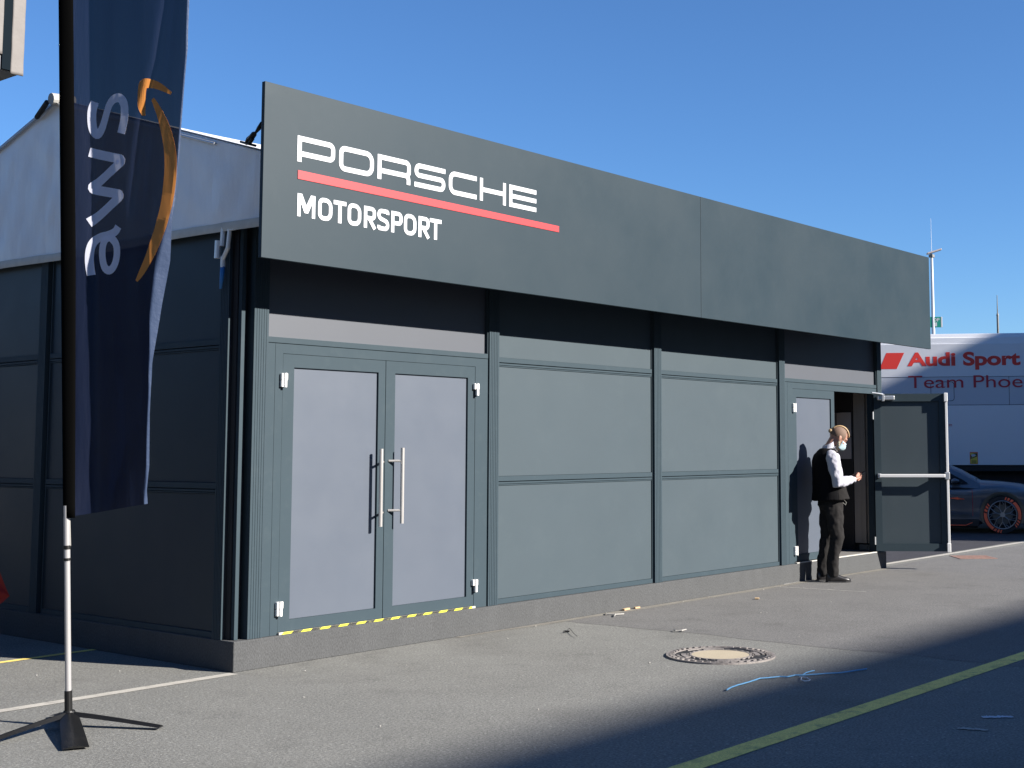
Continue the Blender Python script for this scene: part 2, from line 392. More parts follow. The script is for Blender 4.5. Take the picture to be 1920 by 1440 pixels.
# worn scuffs of old paint on the ground
def scuff(p0,p1,w,m,rag=.02):
    return line_strip('paint_scuff',p0,p1,w,.0045,m,seg=24,rag=rag)
M_scuff=mat('worn_paint',(.30,.29,.27),.9,dirt=(.15,.145,.14),dirt_amt=1,dscale=9)
scuff((7.25,-.05),(7.36,-1.15),.028,M_scuff)
scuff((7.5,-.02),(8.3,.03),.03,M_scuff)
scuff((9.0,.0),(9.6,.05),.035,M_sand)
M_scuffb=mat('worn_blue_white_paint',(.42,.46,.52),.9,dirt=(.15,.145,.14),dirt_amt=.8,dscale=14)
scuff((1.70,-4.82),(1.82,-4.96),.05,M_scuffb,.03)
scuff((1.33,-4.83),(1.38,-4.99),.04,M_scuff,.03)

# ================================================================ marquee building
T=thing('marquee_building','long flat fronted event marquee with anthracite panels, grey double doors and white gable roof','marquee')
bm=bmesh.new(); box(bm,0,10.175,0,5.25,0,.215,bev=.006); obj('plinth',bm,M_fleece,T)
Z0=.2165; ZT=3.3
def ribbed(bm,x0,x1,yf,yb,z0,z1,ribs=4,axis='x',sgn=1):
    """post whose front face carries narrow vertical grooves"""
    pts=[(x0,yb),(x0,yf)]; w=x1-x0
    for i in range(ribs):
        c=x0+w*(i+1)/(ribs+1); g=.0022
        pts+=[(c-g,yf),(c-g*.8,yf+.0028),(c+g*.8,yf+.0028),(c+g,yf)]
    pts+=[(x1,yf),(x1,yb)]
    if axis=='y': pts=[(y,x) for x,y in pts]
    prism(bm,pts,z0,z1)
PX=[(.128,.256),(2.613,2.737),(5.058,5.181),(7.54,7.662),(10.05,10.168)]
for a,b in PX:
    bm=bmesh.new(); ribbed(bm,a,b,.02,.13,Z0,ZT,5 if a<3 else 4); obj('post',bm,M_anth,T)
# front cladding panels in the two middle bays
def clad(x0,x1,yo,levels,m,side=False):
    """stack of panels with frame rails; yo = face depth"""
    f=(lambda bm,a,b,c,d,e,g,**k: box(bm,c,d,a,b,e,g,**k)) if side else box
    for (z0,z1) in levels:
        bm=bmesh.new(); f(bm,x0+.0195,x1-.0135,yo,yo+.03,z0,z1,bev=.0015); obj('wall_panel',bm,m,T)
    bm=bmesh.new(); f(bm,x0+.001,x1-.001,yo+.0315,yo+.044,Z0,ZT); obj('backing',bm,M_anth,T)
    bm=bmesh.new()
    f(bm,x0,x0+.018,yo-.012,yo+.031,Z0,ZT,bev=.0015); f(bm,x1-.012,x1,yo-.012,yo+.031,Z0,ZT,bev=.0015)
    for zz in (1.284,2.338):
        f(bm,x0+.019,x1-.013,yo-.014,yo+.031,zz+.003,zz+.046,bev=.0015)
        f(bm,x0+.019,x1-.013,yo-.011,yo+.031,zz-.021,zz-.004,bev=.0015)
        f(bm,x0+.019,x1-.013,yo-.007,yo+.031,zz-.034,zz-.0245,bev=.001)
    f(bm,x0+.019,x1-.013,yo-.012,yo+.031,Z0,Z0+.043,bev=.0015)
    obj('panel_frame',bm,M_anth,T)
LV=[(.2612,1.2485),(1.3315,2.3025),(2.3855,3.29)]
clad(2.739,5.056,.058,LV,M_panel); clad(5.183,7.538,.058,LV,M_panel)
# side wall (west) and its posts
for y0,y1 in ((.155,.262),(2.705,2.82),(5.13,5.24)):
    bm=bmesh.new(); ribbed(bm,y0,y1,0,.06,Z0,ZT,5,axis='y'); obj('post',bm,M_anth,T)
clad(.264,2.66,.03,LV,M_panel_shaded,side=True); clad(2.822,5.09,.03,LV,M_panel_shaded,side=True)
# corner leg and fin
bm=bmesh.new(); box(bm,.035,.118,.10,.150,Z0,3.75); box(bm,.02,.118,.151,.2,Z0,3.3); obj('corner_leg',bm,M_black,T)
bm=bmesh.new(); box(bm,.044,.076,.060,.098,Z0,3.3,bev=.002); obj('corner_fin',bm,M_anth,T)
# back and east walls, ceiling, inner floor
bm=bmesh.new(); box(bm,.1,10.1,5.12,5.17,Z0,3.6); obj('back_wall',bm,M_darkin,T)
bm=bmesh.new(); box(bm,10.11,10.16,.14,5.11,Z0,3.6); obj('end_wall',bm,M_darkin,T)
bm=bmesh.new(); box(bm,.12,10.1,.14,5.11,2.95,2.99); obj('ceiling',bm,M_black,T)
bm=bmesh.new(); box(bm,.3,10.1,.10,5.11,.2165,.2215); obj('inner_floor',bm,M_carpet,T)
# inside of the end wall seen through the open door
bm=bmesh.new()
for y0,y1,d in ((.115,.165,.05),(.172,.215,.035),(.222,.285,.06),(.292,.395,.045)): box(bm,10.108-d,10.108,y0,y1,.32,2.9,bev=.003)
obj('inner_profile',bm,M_beige,T)
bm=bmesh.new(); box(bm,10.03,10.105,.17,.32,.224,.30,bev=.004); box(bm,10.02,10.03,.20,.29,.24,.285); obj('floor_socket',bm,M_frame,T)
bm=bmesh.new(); box(bm,10.06,10.108,.405,2.2,.222,2.9); obj('inner_door_frame',bm,M_darkin,T)
bm=bmesh.new()
for y0,y1 in ((.425,.640),(.662,.9)):
    box(bm,10.05,10.059,y0,y1,1.735,2.052); box(bm,10.05,10.059,y0,y1,1.43,1.725)
obj('window_pane',bm,M_paper,T)

def hinge_part(x,z,parent,flip=1):
    bm=bmesh.new()
    box(bm,x-.010*flip-.02 if flip>0 else x-.028,x+.026 if flip>0 else x+.030,.008,.036,z+.002,z+.052,bev=.003)
    box(bm,x-.030 if flip>0 else x+.002,x+.010 if flip>0 else x+.026,.008,.036,z-.050,z-.001,bev=.003)
    tube(bm,[(x,.004,z-.052),(x,.004,z+.054)],.012,12)
    return obj('hinge',bm,M_hinge,parent)
def leaf_frame(bm,x0,x1,z0,z1,st_l,st_r,top,bot,y0,y1):
    ring_frame(bm,(x0,x1,z0,z1),(x0+st_l,x1-st_r,z0+bot,z1-top),y0,y1)
def ring_frame(bm,o,i,y0,y1):
    """one seamless rectangular frame, mitred so no joint shows"""
    O=[(o[0],o[2]),(o[1],o[2]),(o[1],o[3]),(o[0],o[3])]; I=[(i[0],i[2]),(i[1],i[2]),(i[1],i[3]),(i[0],i[3])]
    V=[[bm.verts.new((x,y,z)) for x,z in L] for y,L in ((y0,O),(y0,I),(y1,I),(y1,O))]
    for k in range(4):
        n=(k+1)%4
        for j in range(4): bm.faces.new((V[j][k],V[j][n],V[(j+1)%4][n],V[(j+1)%4][k]))
XZ=Matrix(((1,0,0,0),(0,0,-1,0),(0,1,0,0),(0,0,0,1)))
def door_bay(x0,x1,frame_l,frame_r,split,closed_right=True):
    # over panel and rails
    bm=bmesh.new(); box(bm,x0,x1-.012,.064,.09,2.407,ZT); obj('over_panel',bm,M_glass2,T)
    bm=bmesh.new(); box(bm,x0,x1-.001,.034,.10,2.363,2.406,bev=.002); box(bm,x1-.011,x1-.001,.034,.10,2.4065,ZT,bev=.001); obj('rail',bm,M_anth,T)
    bm=bmesh.new()
    prism(bm,[(x0,Z0),(x0+.072,Z0),(x0+.072,2.359),(x0,2.359)],-.12,-.034,mtx=XZ)
    prism(bm,[(x0+.0745,Z0),(frame_l-.003,Z0),(frame_l-.003,2.287),(frame_r+.003,2.287),(frame_r+.003,Z0),(x1-.006,Z0),(x1-.006,2.3588),(x0+.0745,2.3588)],-.12,-.034,mtx=XZ)
    obj('door_frame',bm,M_anth,T)
Z0L=.236; Z1L=2.284
# --- big double door
door_bay(.258,2.612,.405,2.448,1.42)
def closed_leaf(x0,x1,gx0,gx1,hx,flip,hz,handle=None,hb=0,gz=(.318,2.186),hole=False):
    bm=bmesh.new(); leaf_frame(bm,x0,x1,Z0L,Z1L,gx0-x0,x1-gx1,Z1L-gz[1],gz[0]-Z0L,.036,.095); D=obj('door_leaf',bm,M_anth,T)
    bm=bmesh.new(); box(bm,gx0+.001,gx1-.001,.053,.075,gz[0]+.001,gz[1]-.001); obj('leaf_panel',bm,M_glass,D)
    for z in hz: hinge_part(hx,z,D,flip)
    if handle:
        x,a,b=handle; bm=bmesh.new(); y=-.035
        tube(bm,[(x,y,a),(x,y,b)],.0155,16)
        for z in (a+.105,b-.105): tube(bm,[(x,y,z),(hb,.0355,z)],.0095,12)
        obj('handle',bm,M_steel,D)
    return D
closed_leaf(.405,1.418,.508,1.345,.405,1,(2.085,.405),(1.322,.962,1.575),1.405)
closed_leaf(1.424,2.448,1.524,2.362,2.448,-1,(2.085,.405),(1.549,.977,1.583),1.462)
# hazard tape on the threshold
bm=bmesh.new(); box(bm,.40,2.452,.012,.033,.2165,.2335,bev=.001); obj('threshold',bm,M_edge,T)
bmy=bmesh.new(); bmb=bmesh.new(); f=plane_map((.42,.0115,.2185),(1,0,0),(0,0,1),(0,-1,0))
n=0; x=0
while x<1.95:
    w=.088; q=[(x,0),(x+w,0),(x+w+.022,.0165),(x+.022,.0165)]
    flatpoly(bmy if n%2==0 else bmb,[(min(u,1.99),v) for u,v in q],f,0,.0012); x+=w+.0005; n+=1
obj('hazard_stripe',bmy,M_hy,T); obj('hazard_stripe',bmb,M_hb,T)
# --- right hand double door, its right leaf swung open
door_bay(7.664,10.048,7.862,9.93,8.86)
closed_leaf(7.862,8.885,7.945,8.800,7.872,1,(2.055,.365))
bm=bmesh.new(); box(bm,7.86,9.935,.0,.034,.2165,.2275,bev=.001); obj('threshold',bm,M_edge,T)
D=bpy.data.objects.new('door_leaf',None); C.objects.link(D); D.parent=T; D['label']='open right hand door leaf with push bar, swung out past square'
D.location=(9.925,.02,0); D.rotation_euler=(0,0,math.atan2(-.854,.52)) ; W=.945
# local: +x from hinge to free edge, +y = side seen from outside-left?  inside face is at -y
bm=bmesh.new(); ring_frame(bm,(0,W,Z0L,Z1L),(.085,W-.105,Z0L+.10,Z1L-.10),-.03,.03); obj('leaf_frame',bm,M_anth,D)
bm=bmesh.new(); box(bm,.086,W-.106,-.004,.022,Z0L+.101,Z1L-.101); obj('leaf_panel',bm,M_panel,D)
bm=bmesh.new(); box(bm,.05,W-.05,-.105,-.068,1.19,1.235,bev=.008); obj('push_bar',bm,M_hinge,D)
bm=bmesh.new(); box(bm,.03,.075,-.10,-.0305,1.183,1.242,bev=.006); box(bm,W-.055,W+.008,-.10,-.0305,1.165,1.26,bev=.008); obj('bar_bracket',bm,M_alu,D)
bm=bmesh.new(); box(bm,W-.030,W+.002,-.056,-.032,Z0L+.11,1.162,bev=.004); box(bm,W-.030,W+.002,-.056,-.032,1.262,Z1L-.11,bev=.004)
box(bm,W-.042,W+.006,-.068,-.0305,Z0L-.01,Z0L+.108,bev=.006); box(bm,W-.042,W+.006,-.068,-.0305,Z1L-.108,Z1L+.008,bev=.006); obj('lock_rod',bm,M_hinge,D)
bm=bmesh.new(); box(bm,.04,.27,-.085,-.0305,Z1L-.085,Z1L-.025,bev=.012); box(bm,.10,.135,-.095,-.04,Z1L-.10,Z1L-.008,bev=.006); obj('door_closer',bm,M_alu,D)
bm=bmesh.new(); tube(bm,[(.12,-.055,Z1L-.004),(-.02,-.30,Z1L+.004),(-.05,-.36,Z1L+.004)],.009,8); obj('closer_arm',bm,M_alu,D)
for z in (2.0,.37):
    bm=bmesh.new(); tube(bm,[(-.014,-.034,z-.05),(-.014,-.034,z+.05)],.012,12); obj('hinge',bm,M_alu,D)

# --- roof
EY0,EY1,AX=-.40,5.60,2.60; EZ,AZ=3.670,4.565
def roof_z(y): return EZ+(AZ-EZ)*((y-EY0)/(AX-EY0) if y<AX else (EY1-y)/(EY1-AX))
bm=bmesh.new()
prof=[(EY0,3.17),(EY0,EZ),(AX,AZ),(EY1,EZ),(EY1,3.17)]
N=40; rows=[]
for i in range(N+1):
    x=-.04+10.38*i/N; rows.append([bm.verts.new((x,y,z-(.02*math.sin(math.pi*((i%10)/10.))) if 0<j<4 else z)) for j,(y,z) in enumerate(prof)])
for A,B in zip(rows,rows[1:]):
    for j in range(4): bm.faces.new((A[j],B[j],B[j+1],A[j+1]))
rf=obj('roof',bm,M_pvcr,T); sd=rf.modifiers.new('solid','SOLIDIFY'); sd.thickness=.008; sd.offset=-1
def gable(x,m,seed):
    bm=bmesh.new(); ny,nz=110,44; G=[]
    for i in range(ny+1):
        y=EY0+.004+(EY1-EY0-.008)*i/ny; top=roof_z(y)-.012; low=3.165+.008*math.sin(y*2.2)+(.0 if seed else 0)
        col=[]
        for j in range(nz+1):
            t=j/nz; z=low+(top-low)*t
            e=min(1,4*t,5*(1-t)) if 0<t<1 else 0
            d=.016*noise.noise(Vector((y*1.6+seed,z*.5,3)))+.010*noise.noise(Vector((y*6+z*2.2,z*.8,9)))+.010*noise.noise(Vector((y*3-z*3.,z*2,1)))
            s=abs(y-2.62-(z-3.2)*.10); d+=.012*max(0,1-s/.05)*math.cos(s*20)
            col.append(bm.verts.new((x-d*e,y,z)))
        G.append(col)
    for A,B in zip(G,G[1:]):
        for j in range(nz): bm.faces.new((A[j],A[j+1],B[j+1],B[j]))
    g=obj('gable',bm,m,T,smooth=True); s=g.modifiers.new('solid','SOLIDIFY'); s.thickness=.004; return g
gable(-.035,M_pvc,0); gable(10.33,M_pvc,5)
# valance hem, wavy
bm=bmesh.new(); prev=None
for i in range(101):
    y=EY0+.004+(EY1-EY0-.008)*i/100; z=3.165+.008*math.sin(y*2.2); x=-.042-.003*noise.noise(Vector((y*5,0,0)))
    q=[bm.verts.new((x,y,z-.004)),bm.verts.new((x-.006,y,z+.03)),bm.verts.new((x,y,z+.062+.004*noise.noise(Vector((y*8,2,0)))))]
    if prev:
        for j in range(2): bm.faces.new((prev[j],prev[j+1],q[j+1],q[j]))
    prev=q
obj('hem',bm,M_pvch,T,smooth=True)
bm=bmesh.new()   # keder rail along the rake
for (ya,yb) in ((.30,AX),(AX,EY1)):
    tube(bm,[(-.052,ya,roof_z(ya)-.045),(-.052,yb,roof_z(yb)-.045)],.012,8)
obj('rake_rail',bm,M_alu,T)
bm=bmesh.new(); tube(bm,[(-.10,AX-.02,AZ-.02),(.1,AX-.02,AZ+.0)],.05,12); obj('ridge_cap',bm,M_litter,T)
bm=bmesh.new(); tube(bm,[(-.105,AX+.03,AZ-.04),(-.07,AX+.26,AZ-.13)],.022,8); obj('ridge_strap',bm,M_black,T)
# wind brace bracket with blue strap under the gable
bm=bmesh.new()
tube(bm,[(-.03,.20,3.20),(-.035,.205,3.06)],.018,8); tube(bm,[(-.03,.12,3.20),(-.035,.135,3.04),(-.04,.185,2.96)],.016,8)
tube(bm,[(-.05,.235,3.10),(-.05,.24,2.97)],.022,10); tube(bm,[(-.035,.19,2.98),(-.035,.19,2.90)],.018,8)
box(bm,-.045,-.02,.06,.14,3.165,3.195,bev=.004)
obj('brace_bracket',bm,M_hinge,T)
bm=bmesh.new(); loft(bm,[((-.035,.192,2.905),(.016,0,0),(0,.022,0)),((-.035,.20,2.82),(.013,0,0),(0,.018,0)),((-.035,.21,2.745),(.006,0,0),(0,.013,0))],n=12); obj('strap',bm,M_blue,T,smooth=True)
# soffit closing the gap behind the sign
bm=bmesh.new(); box(bm,.0,10.3,-.39,.014,3.31,3.35); obj('soffit',bm,M_black,T)
bm=bmesh.new(); box(bm,.13,10.16,.0,.14,3.352,3.72); obj('eave_beam',bm,M_black,T)
bm=bmesh.new()
for x in (.16,2.67,5.12,7.6,10.1):
    box(bm,x-.03,x+.03,-.46,.019,3.23,3.29)
obj('sign_arm',bm,M_black,T)
# roof tie-down clamp beside the sign
bm=bmesh.new(); tube(bm,[(-.06,-.02,3.800),(-.06,-.20,3.745)],.009,8); tube(bm,[(-.055,-.08,3.775),(-.06,-.11,3.81),(-.06,-.15,3.825),(-.065,-.17,3.80),(-.06,-.13,3.775)],.014,8)
tube(bm,[(-.06,-.13,3.80),(-.06,-.18,3.835),(-.065,-.205,3.84),(-.065,-.24,3.865),(-.07,-.28,3.90)],[.022,.02,.009,.016,.012],8)
obj('roof_clamp',bm,M_blk,T,smooth=True)

# ================================================================ fascia sign
S=thing('fascia_sign','long dark grey fascia board with white and red lettering hung above the doors','sign',(0,0,0))
SY=-.5
for a,b in ((-.214,5.152),(5.157,10.602)):
    bm=bmesh.new(); box(bm,a,b,SY,SY+.035,2.893,4.133,bev=.0015); obj('board',bm,M_sign,S)
bm=bmesh.new(); box(bm,-.18,10.57,SY+.036,SY+.075,2.93,2.98); box(bm,-.18,10.57,SY+.036,SY+.075,4.03,4.08); obj('back_rail',bm,M_black,S)
sf=plane_map((0,SY,0),(1,0,0),(0,0,1),(0,-1,0))
def glyph(ch,x0,x1,z0,z1,wide=True):
    """lettering drawn as strokes; returns bmesh"""
    bm=bmesh.new(); h=z1-z0; w=x1-x0
    s=(h*.2 if wide else .0315); vs=s*.98; r=h*.30 if wide else .045
    l,rr,b,t=x0+vs/2,x1-vs/2,z0+s/2,z1-s/2; mid=(z0+z1)/2
    def st(p,rad=0,closed=False,lift=0.,ww=None): ribbon(bm,round_path(p,rad,closed),ww or s,sf,closed,lift=.0005+lift,thick=.003)
    if ch=='P':
        bz=z0+h*(.32 if wide else .45)
        st([(l,z0),(l,t),(rr,t),(rr,bz),(l+s/2,bz)],[0,0,r*.6,r*.6,0])
    elif ch=='O': st([(l,mid),(l,t),(rr,t),(rr,b),(l,b)],[0,r,r,r,r],True)
    elif ch=='R':
        bz=z0+h*(.36 if wide else .47)
        st([(l,z0),(l,t),(rr,t),(rr,bz),(l+s/2,bz)],[0,0,r*.6,r*.6,0])
        if wide: st([(x0+w*.62,bz),(rr-.004,bz),(rr-.004,z0)],[0,r*.7,0],lift=.0008)
        else: st([(x0+w*.42,bz),(rr+.006,z0)],lift=.0008)
    elif ch=='S':
        if wide: st([(x1,t),(l,t),(l,mid),(rr,mid),(rr,b),(x0,b)],[0,r*.75,r*.55,r*.55,r*.75,0])
        else: st([(rr,t-.022),(rr,t),(l,t),(l,mid+.012),(rr,mid-.012),(rr,b),(l,b),(l,b+.022)],[0,r*.9,r*.9,.03,.03,r*.9,r*.9,0])
    elif ch=='C': st([(x1,t),(l,t),(l,b),(x1,b)],[0,r*.9,r*.9,0])
    elif ch=='H': st([(l,z0),(l,z1)],ww=vs*.95); st([(rr,z0),(rr,z1)],ww=vs*.95); st([(l+s/2,mid),(rr-s/2,mid)])
    elif ch=='E':
        st([(x1,t),(l,t),(l,b),(x1,b)]); st([(l+s/2,mid),(x1,mid)])
    elif ch=='T': st([(x0,t),(x1,t)]); st([((x0+x1)/2,z0),((x0+x1)/2,t-s/2)],ww=s*1.05)
    elif ch=='M':
        c=(x0+x1)/2; a=.040; bb=.029
        flatpoly(bm,[(x0,z0),(x0,z1),(x0+a,z1),(c,z0+h*.52),(x1-a,z1),(x1,z1),(x1,z0),(x1-bb,z0),(x1-bb,z0+h*.62),(c+.016,z0+h*.18),(c-.016,z0+h*.18),(x0+bb,z0+h*.62),(x0+bb,z0)],sf,.0005,.003)
    o=obj('letter',bm,M_lwhite,S); o['label']='white letter %s'%ch; return o
for ch,a,b in zip('PORSCHE',(.073,.452,.824,1.203,1.576,1.932,2.288),(.413,.786,1.162,1.536,1.895,2.247,2.632)):
    glyph(ch,a,b,3.612 if ch!='P' else 3.614,3.802)
for ch,a,b in zip('MOTORSPORT',(.082,.267,.408,.541,.697,.829,.968,1.099,1.251,1.371),(.241,.397,.527,.670,.814,.947,1.083,1.228,1.368,1.499)):
    glyph(ch,a,b,3.221,3.386,False)
bm=bmesh.new(); flatpoly(bm,[(.081,3.489),(2.934,3.476),(2.934,3.530),(.081,3.552)],sf,.0005,.004); obj('red_bar',bm,M_red,S)
# ================================================================ feather flag
FL=thing('feather_flag','tall navy feather flag with white aws lettering and orange smile on crossed black legs','flag',(0,0,0))
def pole_at(z): return Vector((FB[0]-.61*.045*z,FB[1]+.79*.045*z,z))
bm=bmesh.new(); tube(bm,[pole_at(.19),pole_at(.93)],.0165,16); tube(bm,[pole_at(.9305),pole_at(1.25)],.0175,16); obj('pole',bm,M_pole,FL,smooth=False)
bm=bmesh.new(); tube(bm,[pole_at(.035),pole_at(.2)],.0215,16); obj('socket',bm,M_blk,FL)
for a_,b_ in ((.935,.95),(1.0,1.022)):
    bm=bmesh.new(); tube(bm,[pole_at(a_),pole_at(b_)],.0205,14); obj('joint_ring',bm,M_blk,FL)
bm=bmesh.new(); tube(bm,[pole_at(1.18)+Vector((.012,-.012,0)),pole_at(1.02)+Vector((.014,-.014,0))],.0025,6); obj('tension_cord',bm,M_litter,FL)
vd=Vector((.55,-.83,0)); nd=Vector((.83,.55,0))
bm=bmesh.new(); secs=[]
for i in range(60):
    z=1.18+3.9*i/59; w=.036+.010*min(1,(z-1.18)/1.5); c=pole_at(z)+vd*(w-.022)
    secs.append((c,vd*w,nd*.017))
for k in range(1,12):
    a=k/11*math.pi/2; c=pole_at(5.08)+vd*(.02+.55*(1-math.cos(a)))+Vector((0,0,.5*math.sin(a)))
    up=(vd*-math.cos(a)*1+Vector((0,0,-1))*-math.sin(a)*-1).normalized()
    secs.append((c,(vd*math.cos(a)+Vector((0,0,-math.sin(a))))*.046,nd*.017))
loft(bm,secs,n=16); obj('sleeve',bm,M_sleeve,FL,smooth=True)
def zb(s): return 1.188+max(0,s-.03)/.55*.083
def cpt(s,z,off=0.): return Vector(cloth(s,z,off))
bm=bmesh.new(); bh=bmesh.new(); NZ=150; rows=[]
for i in range(NZ+1):
    t=i/NZ; zc=1.188+3.85*t; e=lerp_tab(EDGE,zc); h=lerp_tab(HEM,zc); row=[]
    ss=[.03+(e-h-.03)*j/60 for j in range(61)]+[e-h+h*j/8 for j in range(1,9)]
    for s in ss:
        z=zc+(zb(s)-1.188)*(1-t)**1; row.append((s,z))
    rows.append(row)
V=[[bm.verts.new(cpt(s,z)) for s,z in r[:61]] for r in rows]
for A,B in zip(V,V[1:]):
    for j in range(60): bm.faces.new((A[j],A[j+1],B[j+1],B[j]))
c=obj('cloth',bm,M_cloth,FL,smooth=True)
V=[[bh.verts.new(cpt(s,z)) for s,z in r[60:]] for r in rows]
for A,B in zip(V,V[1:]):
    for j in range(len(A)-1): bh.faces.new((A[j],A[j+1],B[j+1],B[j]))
obj('hem',bh,M_hem_lit,c,smooth=True)  # edge strip in the sun-lightened navy
def dens(p,w=None,step=.012):
    out=[];ww=[]
    for i in range(len(p)-1):
        a,b=Vector(p[i]),Vector(p[i+1]); n=max(1,int((b-a).length/step))
        for k in range(n):
            out.append(tuple(a+(b-a)*k/n))
            if w: ww.append(w[i]+(w[i+1]-w[i])*k/n)
    out.append(p[-1]); 
    if w: ww.append(w[-1]); return out,ww
    return out
def smooth2(p,w,it=2):
    for _ in range(it):
        q=[p[0]]; v=[w[0]]
        for i in range(len(p)-1):
            a,b=p[i],p[i+1]
            q+=[(a[0]*.75+b[0]*.25,a[1]*.75+b[1]*.25),(a[0]*.25+b[0]*.75,a[1]*.25+b[1]*.75)]
            v+=[w[i]*.75+w[i+1]*.25,w[i]*.25+w[i+1]*.75]
        q.append(p[-1]); v.append(w[-1]); p,w=q,v
    return p,w
def printed(name,paths,m,sm=2,label=None):
    bm=bmesh.new()
    for k,(p,w) in enumerate(paths):
        w=w if isinstance(w,list) else [w]*len(p)
        if sm and len(p)>2: p,w=smooth2(p,w,sm)
        q,ww=dens(p,w)
        ribbon(bm,q,ww,lambda u,v,o:cpt(u,v,.0022+o+k*.0006),False,0,.0004,across=5)
    o=obj(name,bm,m,c); o['label']=label; return o
printed('letter',[([(0.184, 3.64), (0.165, 3.594), (0.162, 3.528), (0.17, 3.467), (0.195, 3.435), (0.226, 3.464), (0.253, 3.523), (0.276, 3.586), (0.306, 3.634), (0.354, 3.654), (0.391, 3.635), (0.406, 3.583), (0.4, 3.508), (0.376, 3.433)],.053)],M_flw,2,'white letter s')
printed('letter',[(round_path([(0.146,3.336),(0.392,3.273),(0.146,3.116),(0.378,3.066),(0.139,2.910)],.012,False,4),.056)],M_flw,0,'white letter w')
printed('letter',[([(0.347, 2.878), (0.327, 2.848), (0.273, 2.831), (0.203, 2.824), (0.163, 2.797), (0.144, 2.75), (0.139, 2.694), (0.143, 2.638), (0.15, 2.597)],.050),([(0.285, 2.821), (0.332, 2.779), (0.337, 2.714), (0.318, 2.651), (0.279, 2.616), (0.238, 2.636), (0.222, 2.702), (0.225, 2.767), (0.247, 2.812), (0.285, 2.821)],.048)],M_flw,2,'white letter a')
printed('smile',[([(0.589, 3.63), (0.621, 3.579), (0.652, 3.528), (0.688, 3.442), (0.712, 3.347), (0.722, 3.263), (0.719, 3.162), (0.704, 3.051), (0.69, 2.959), (0.661, 2.859), (0.621, 2.77), (0.568, 2.673), (0.509, 2.595), (0.471, 2.55)],[.022,.042,.050,.066,.078,.083,.083,.081,.079,.075,.068,.060,.044,.016])],M_flo,2,'curved orange stroke')
printed('arrow_head',[([(0.528, 3.531), (0.518, 3.575), (0.52, 3.629), (0.527, 3.684), (0.536, 3.716), (0.566, 3.722), (0.611, 3.714), (0.671, 3.684), (0.732, 3.646)],[.02,.04,.048,.052,.058,.054,.048,.036,.016])],M_flo,2,'orange arrow head')
# base
hub=pole_at(0)
def leg(tip,w0,w1,z0,z1,mid=None):
    bm=bmesh.new(); d=Vector((tip[0],tip[1],0)); L=d.length; d.normalize(); n=Vector((-d.y,d.x,0)); rows=[]
    for i in range(13):
        t=i/12; z=z0+(z1-z0)*t**1.25; w=w0+(w1-w0)*t; c=hub+d*L*t; c.z=z
        hgt=.022*(1-.5*t)
        rows.append([bm.verts.new(c+n*w/2+Vector((0,0,-hgt*.6))),bm.verts.new(c+n*w*.12+Vector((0,0,hgt*.4))),bm.verts.new(c-n*w*.12+Vector((0,0,hgt*.4))),bm.verts.new(c-n*w/2+Vector((0,0,-hgt*.6))),bm.verts.new(c+Vector((0,0,-hgt*.6)))])
    for A,B in zip(rows,rows[1:]):
        for j in range(5): bm.faces.new((A[j],A[(j+1)%5],B[(j+1)%5],B[j]))
    bm.faces.new(rows[0]); bm.faces.new(rows[-1][::-1]); obj('leg',bm,M_blk,FL,auto=30)
leg((.27,-.50),.05,.055,.075,.02); leg((-.66,-.18),.05,.055,.075,.02); leg((-.30,-.60),.10,.135,.075,.018); leg((.12,.30),.09,.13,.07,.018)
bm=bmesh.new(); tube(bm,[hub+Vector((0,0,.012)),hub+Vector((0,0,.06)),hub+Vector((0,0,.09))],[.045,.045,.03],16); obj('hub',bm,M_blk,FL)

# red banner whose low corner pokes in from the left
RB=thing('red_banner','red cloth corner hanging low beside the shaded side wall at the left edge','banner',(0,0,0))
bm=bmesh.new(); rows=[]
tipP=Vector((-.62,3.05,.30)); 
for i in range(21):
    u=i/20; row=[]
    for j in range(25):
        v=j/24
        off=.30*u; x=-.51-off*.8; y=2.16+.30*off+.05*math.sin(v*9+u*4)*u
        zlow=max(.05,.44-.85*off); ztop=.44+min(1.2,2.0*off)
        row.append(bm.verts.new((x,y,zlow+(ztop-zlow)*v)))
    rows.append(row)
for A,B in zip(rows,rows[1:]):
    for j in range(24): bm.faces.new((A[j],A[j+1],B[j+1],B[j]))
obj('cloth',bm,M_redc,RB,smooth=True)
bm=bmesh.new(); tube(bm,[(-.76,2.26,0),(-.76,2.26,1.12)],.015,10); box(bm,-.9,-.65,2.12,2.4,.0,.03,bev=.005); obj('pole',bm,M_blk,RB)

# ================================================================ raised screen at top left
SC=thing('raised_screen','dark raised screen with pale fabric border seen at top left','screen',(0,0,0))
bx,by,bz=-1.330,.694,4.127
bm=bmesh.new(); box(bm,bx-3.2,bx-.004,by+.012,by+.33,bz+.012,bz+2.6,bev=.004); obj('frame',bm,M_frame,SC)
bm=bmesh.new()
def fabric(bm,x0,x1,z0,z1,nx,nz):
    G=[]
    for i in range(nx+1):
        col=[]
        for j in range(nz+1):
            x=x0+(x1-x0)*i/nx; z=z0+(z1-z0)*j/nz
            col.append(bm.verts.new((x,by-.004-.006*noise.noise(Vector((x*9,0,z*7)))-.01*max(0,1-abs(z-bz-.03)/.03)*noise.noise(Vector((x*30,3,0))),z)))
        G.append(col)
    for A,B in zip(G,G[1:]):
        for j in range(nz): bm.faces.new((A[j],B[j],B[j+1],A[j+1]))
fabric(bm,bx-.080,bx+.008,bz,bz+2.6,8,120); fabric(bm,bx-.22,bx-.142,bz+.12,bz+2.6,8,90)
o=obj('border',bm,M_fab,SC,smooth=True); s=o.modifiers.new('s','SOLIDIFY'); s.thickness=.01; s.offset=1
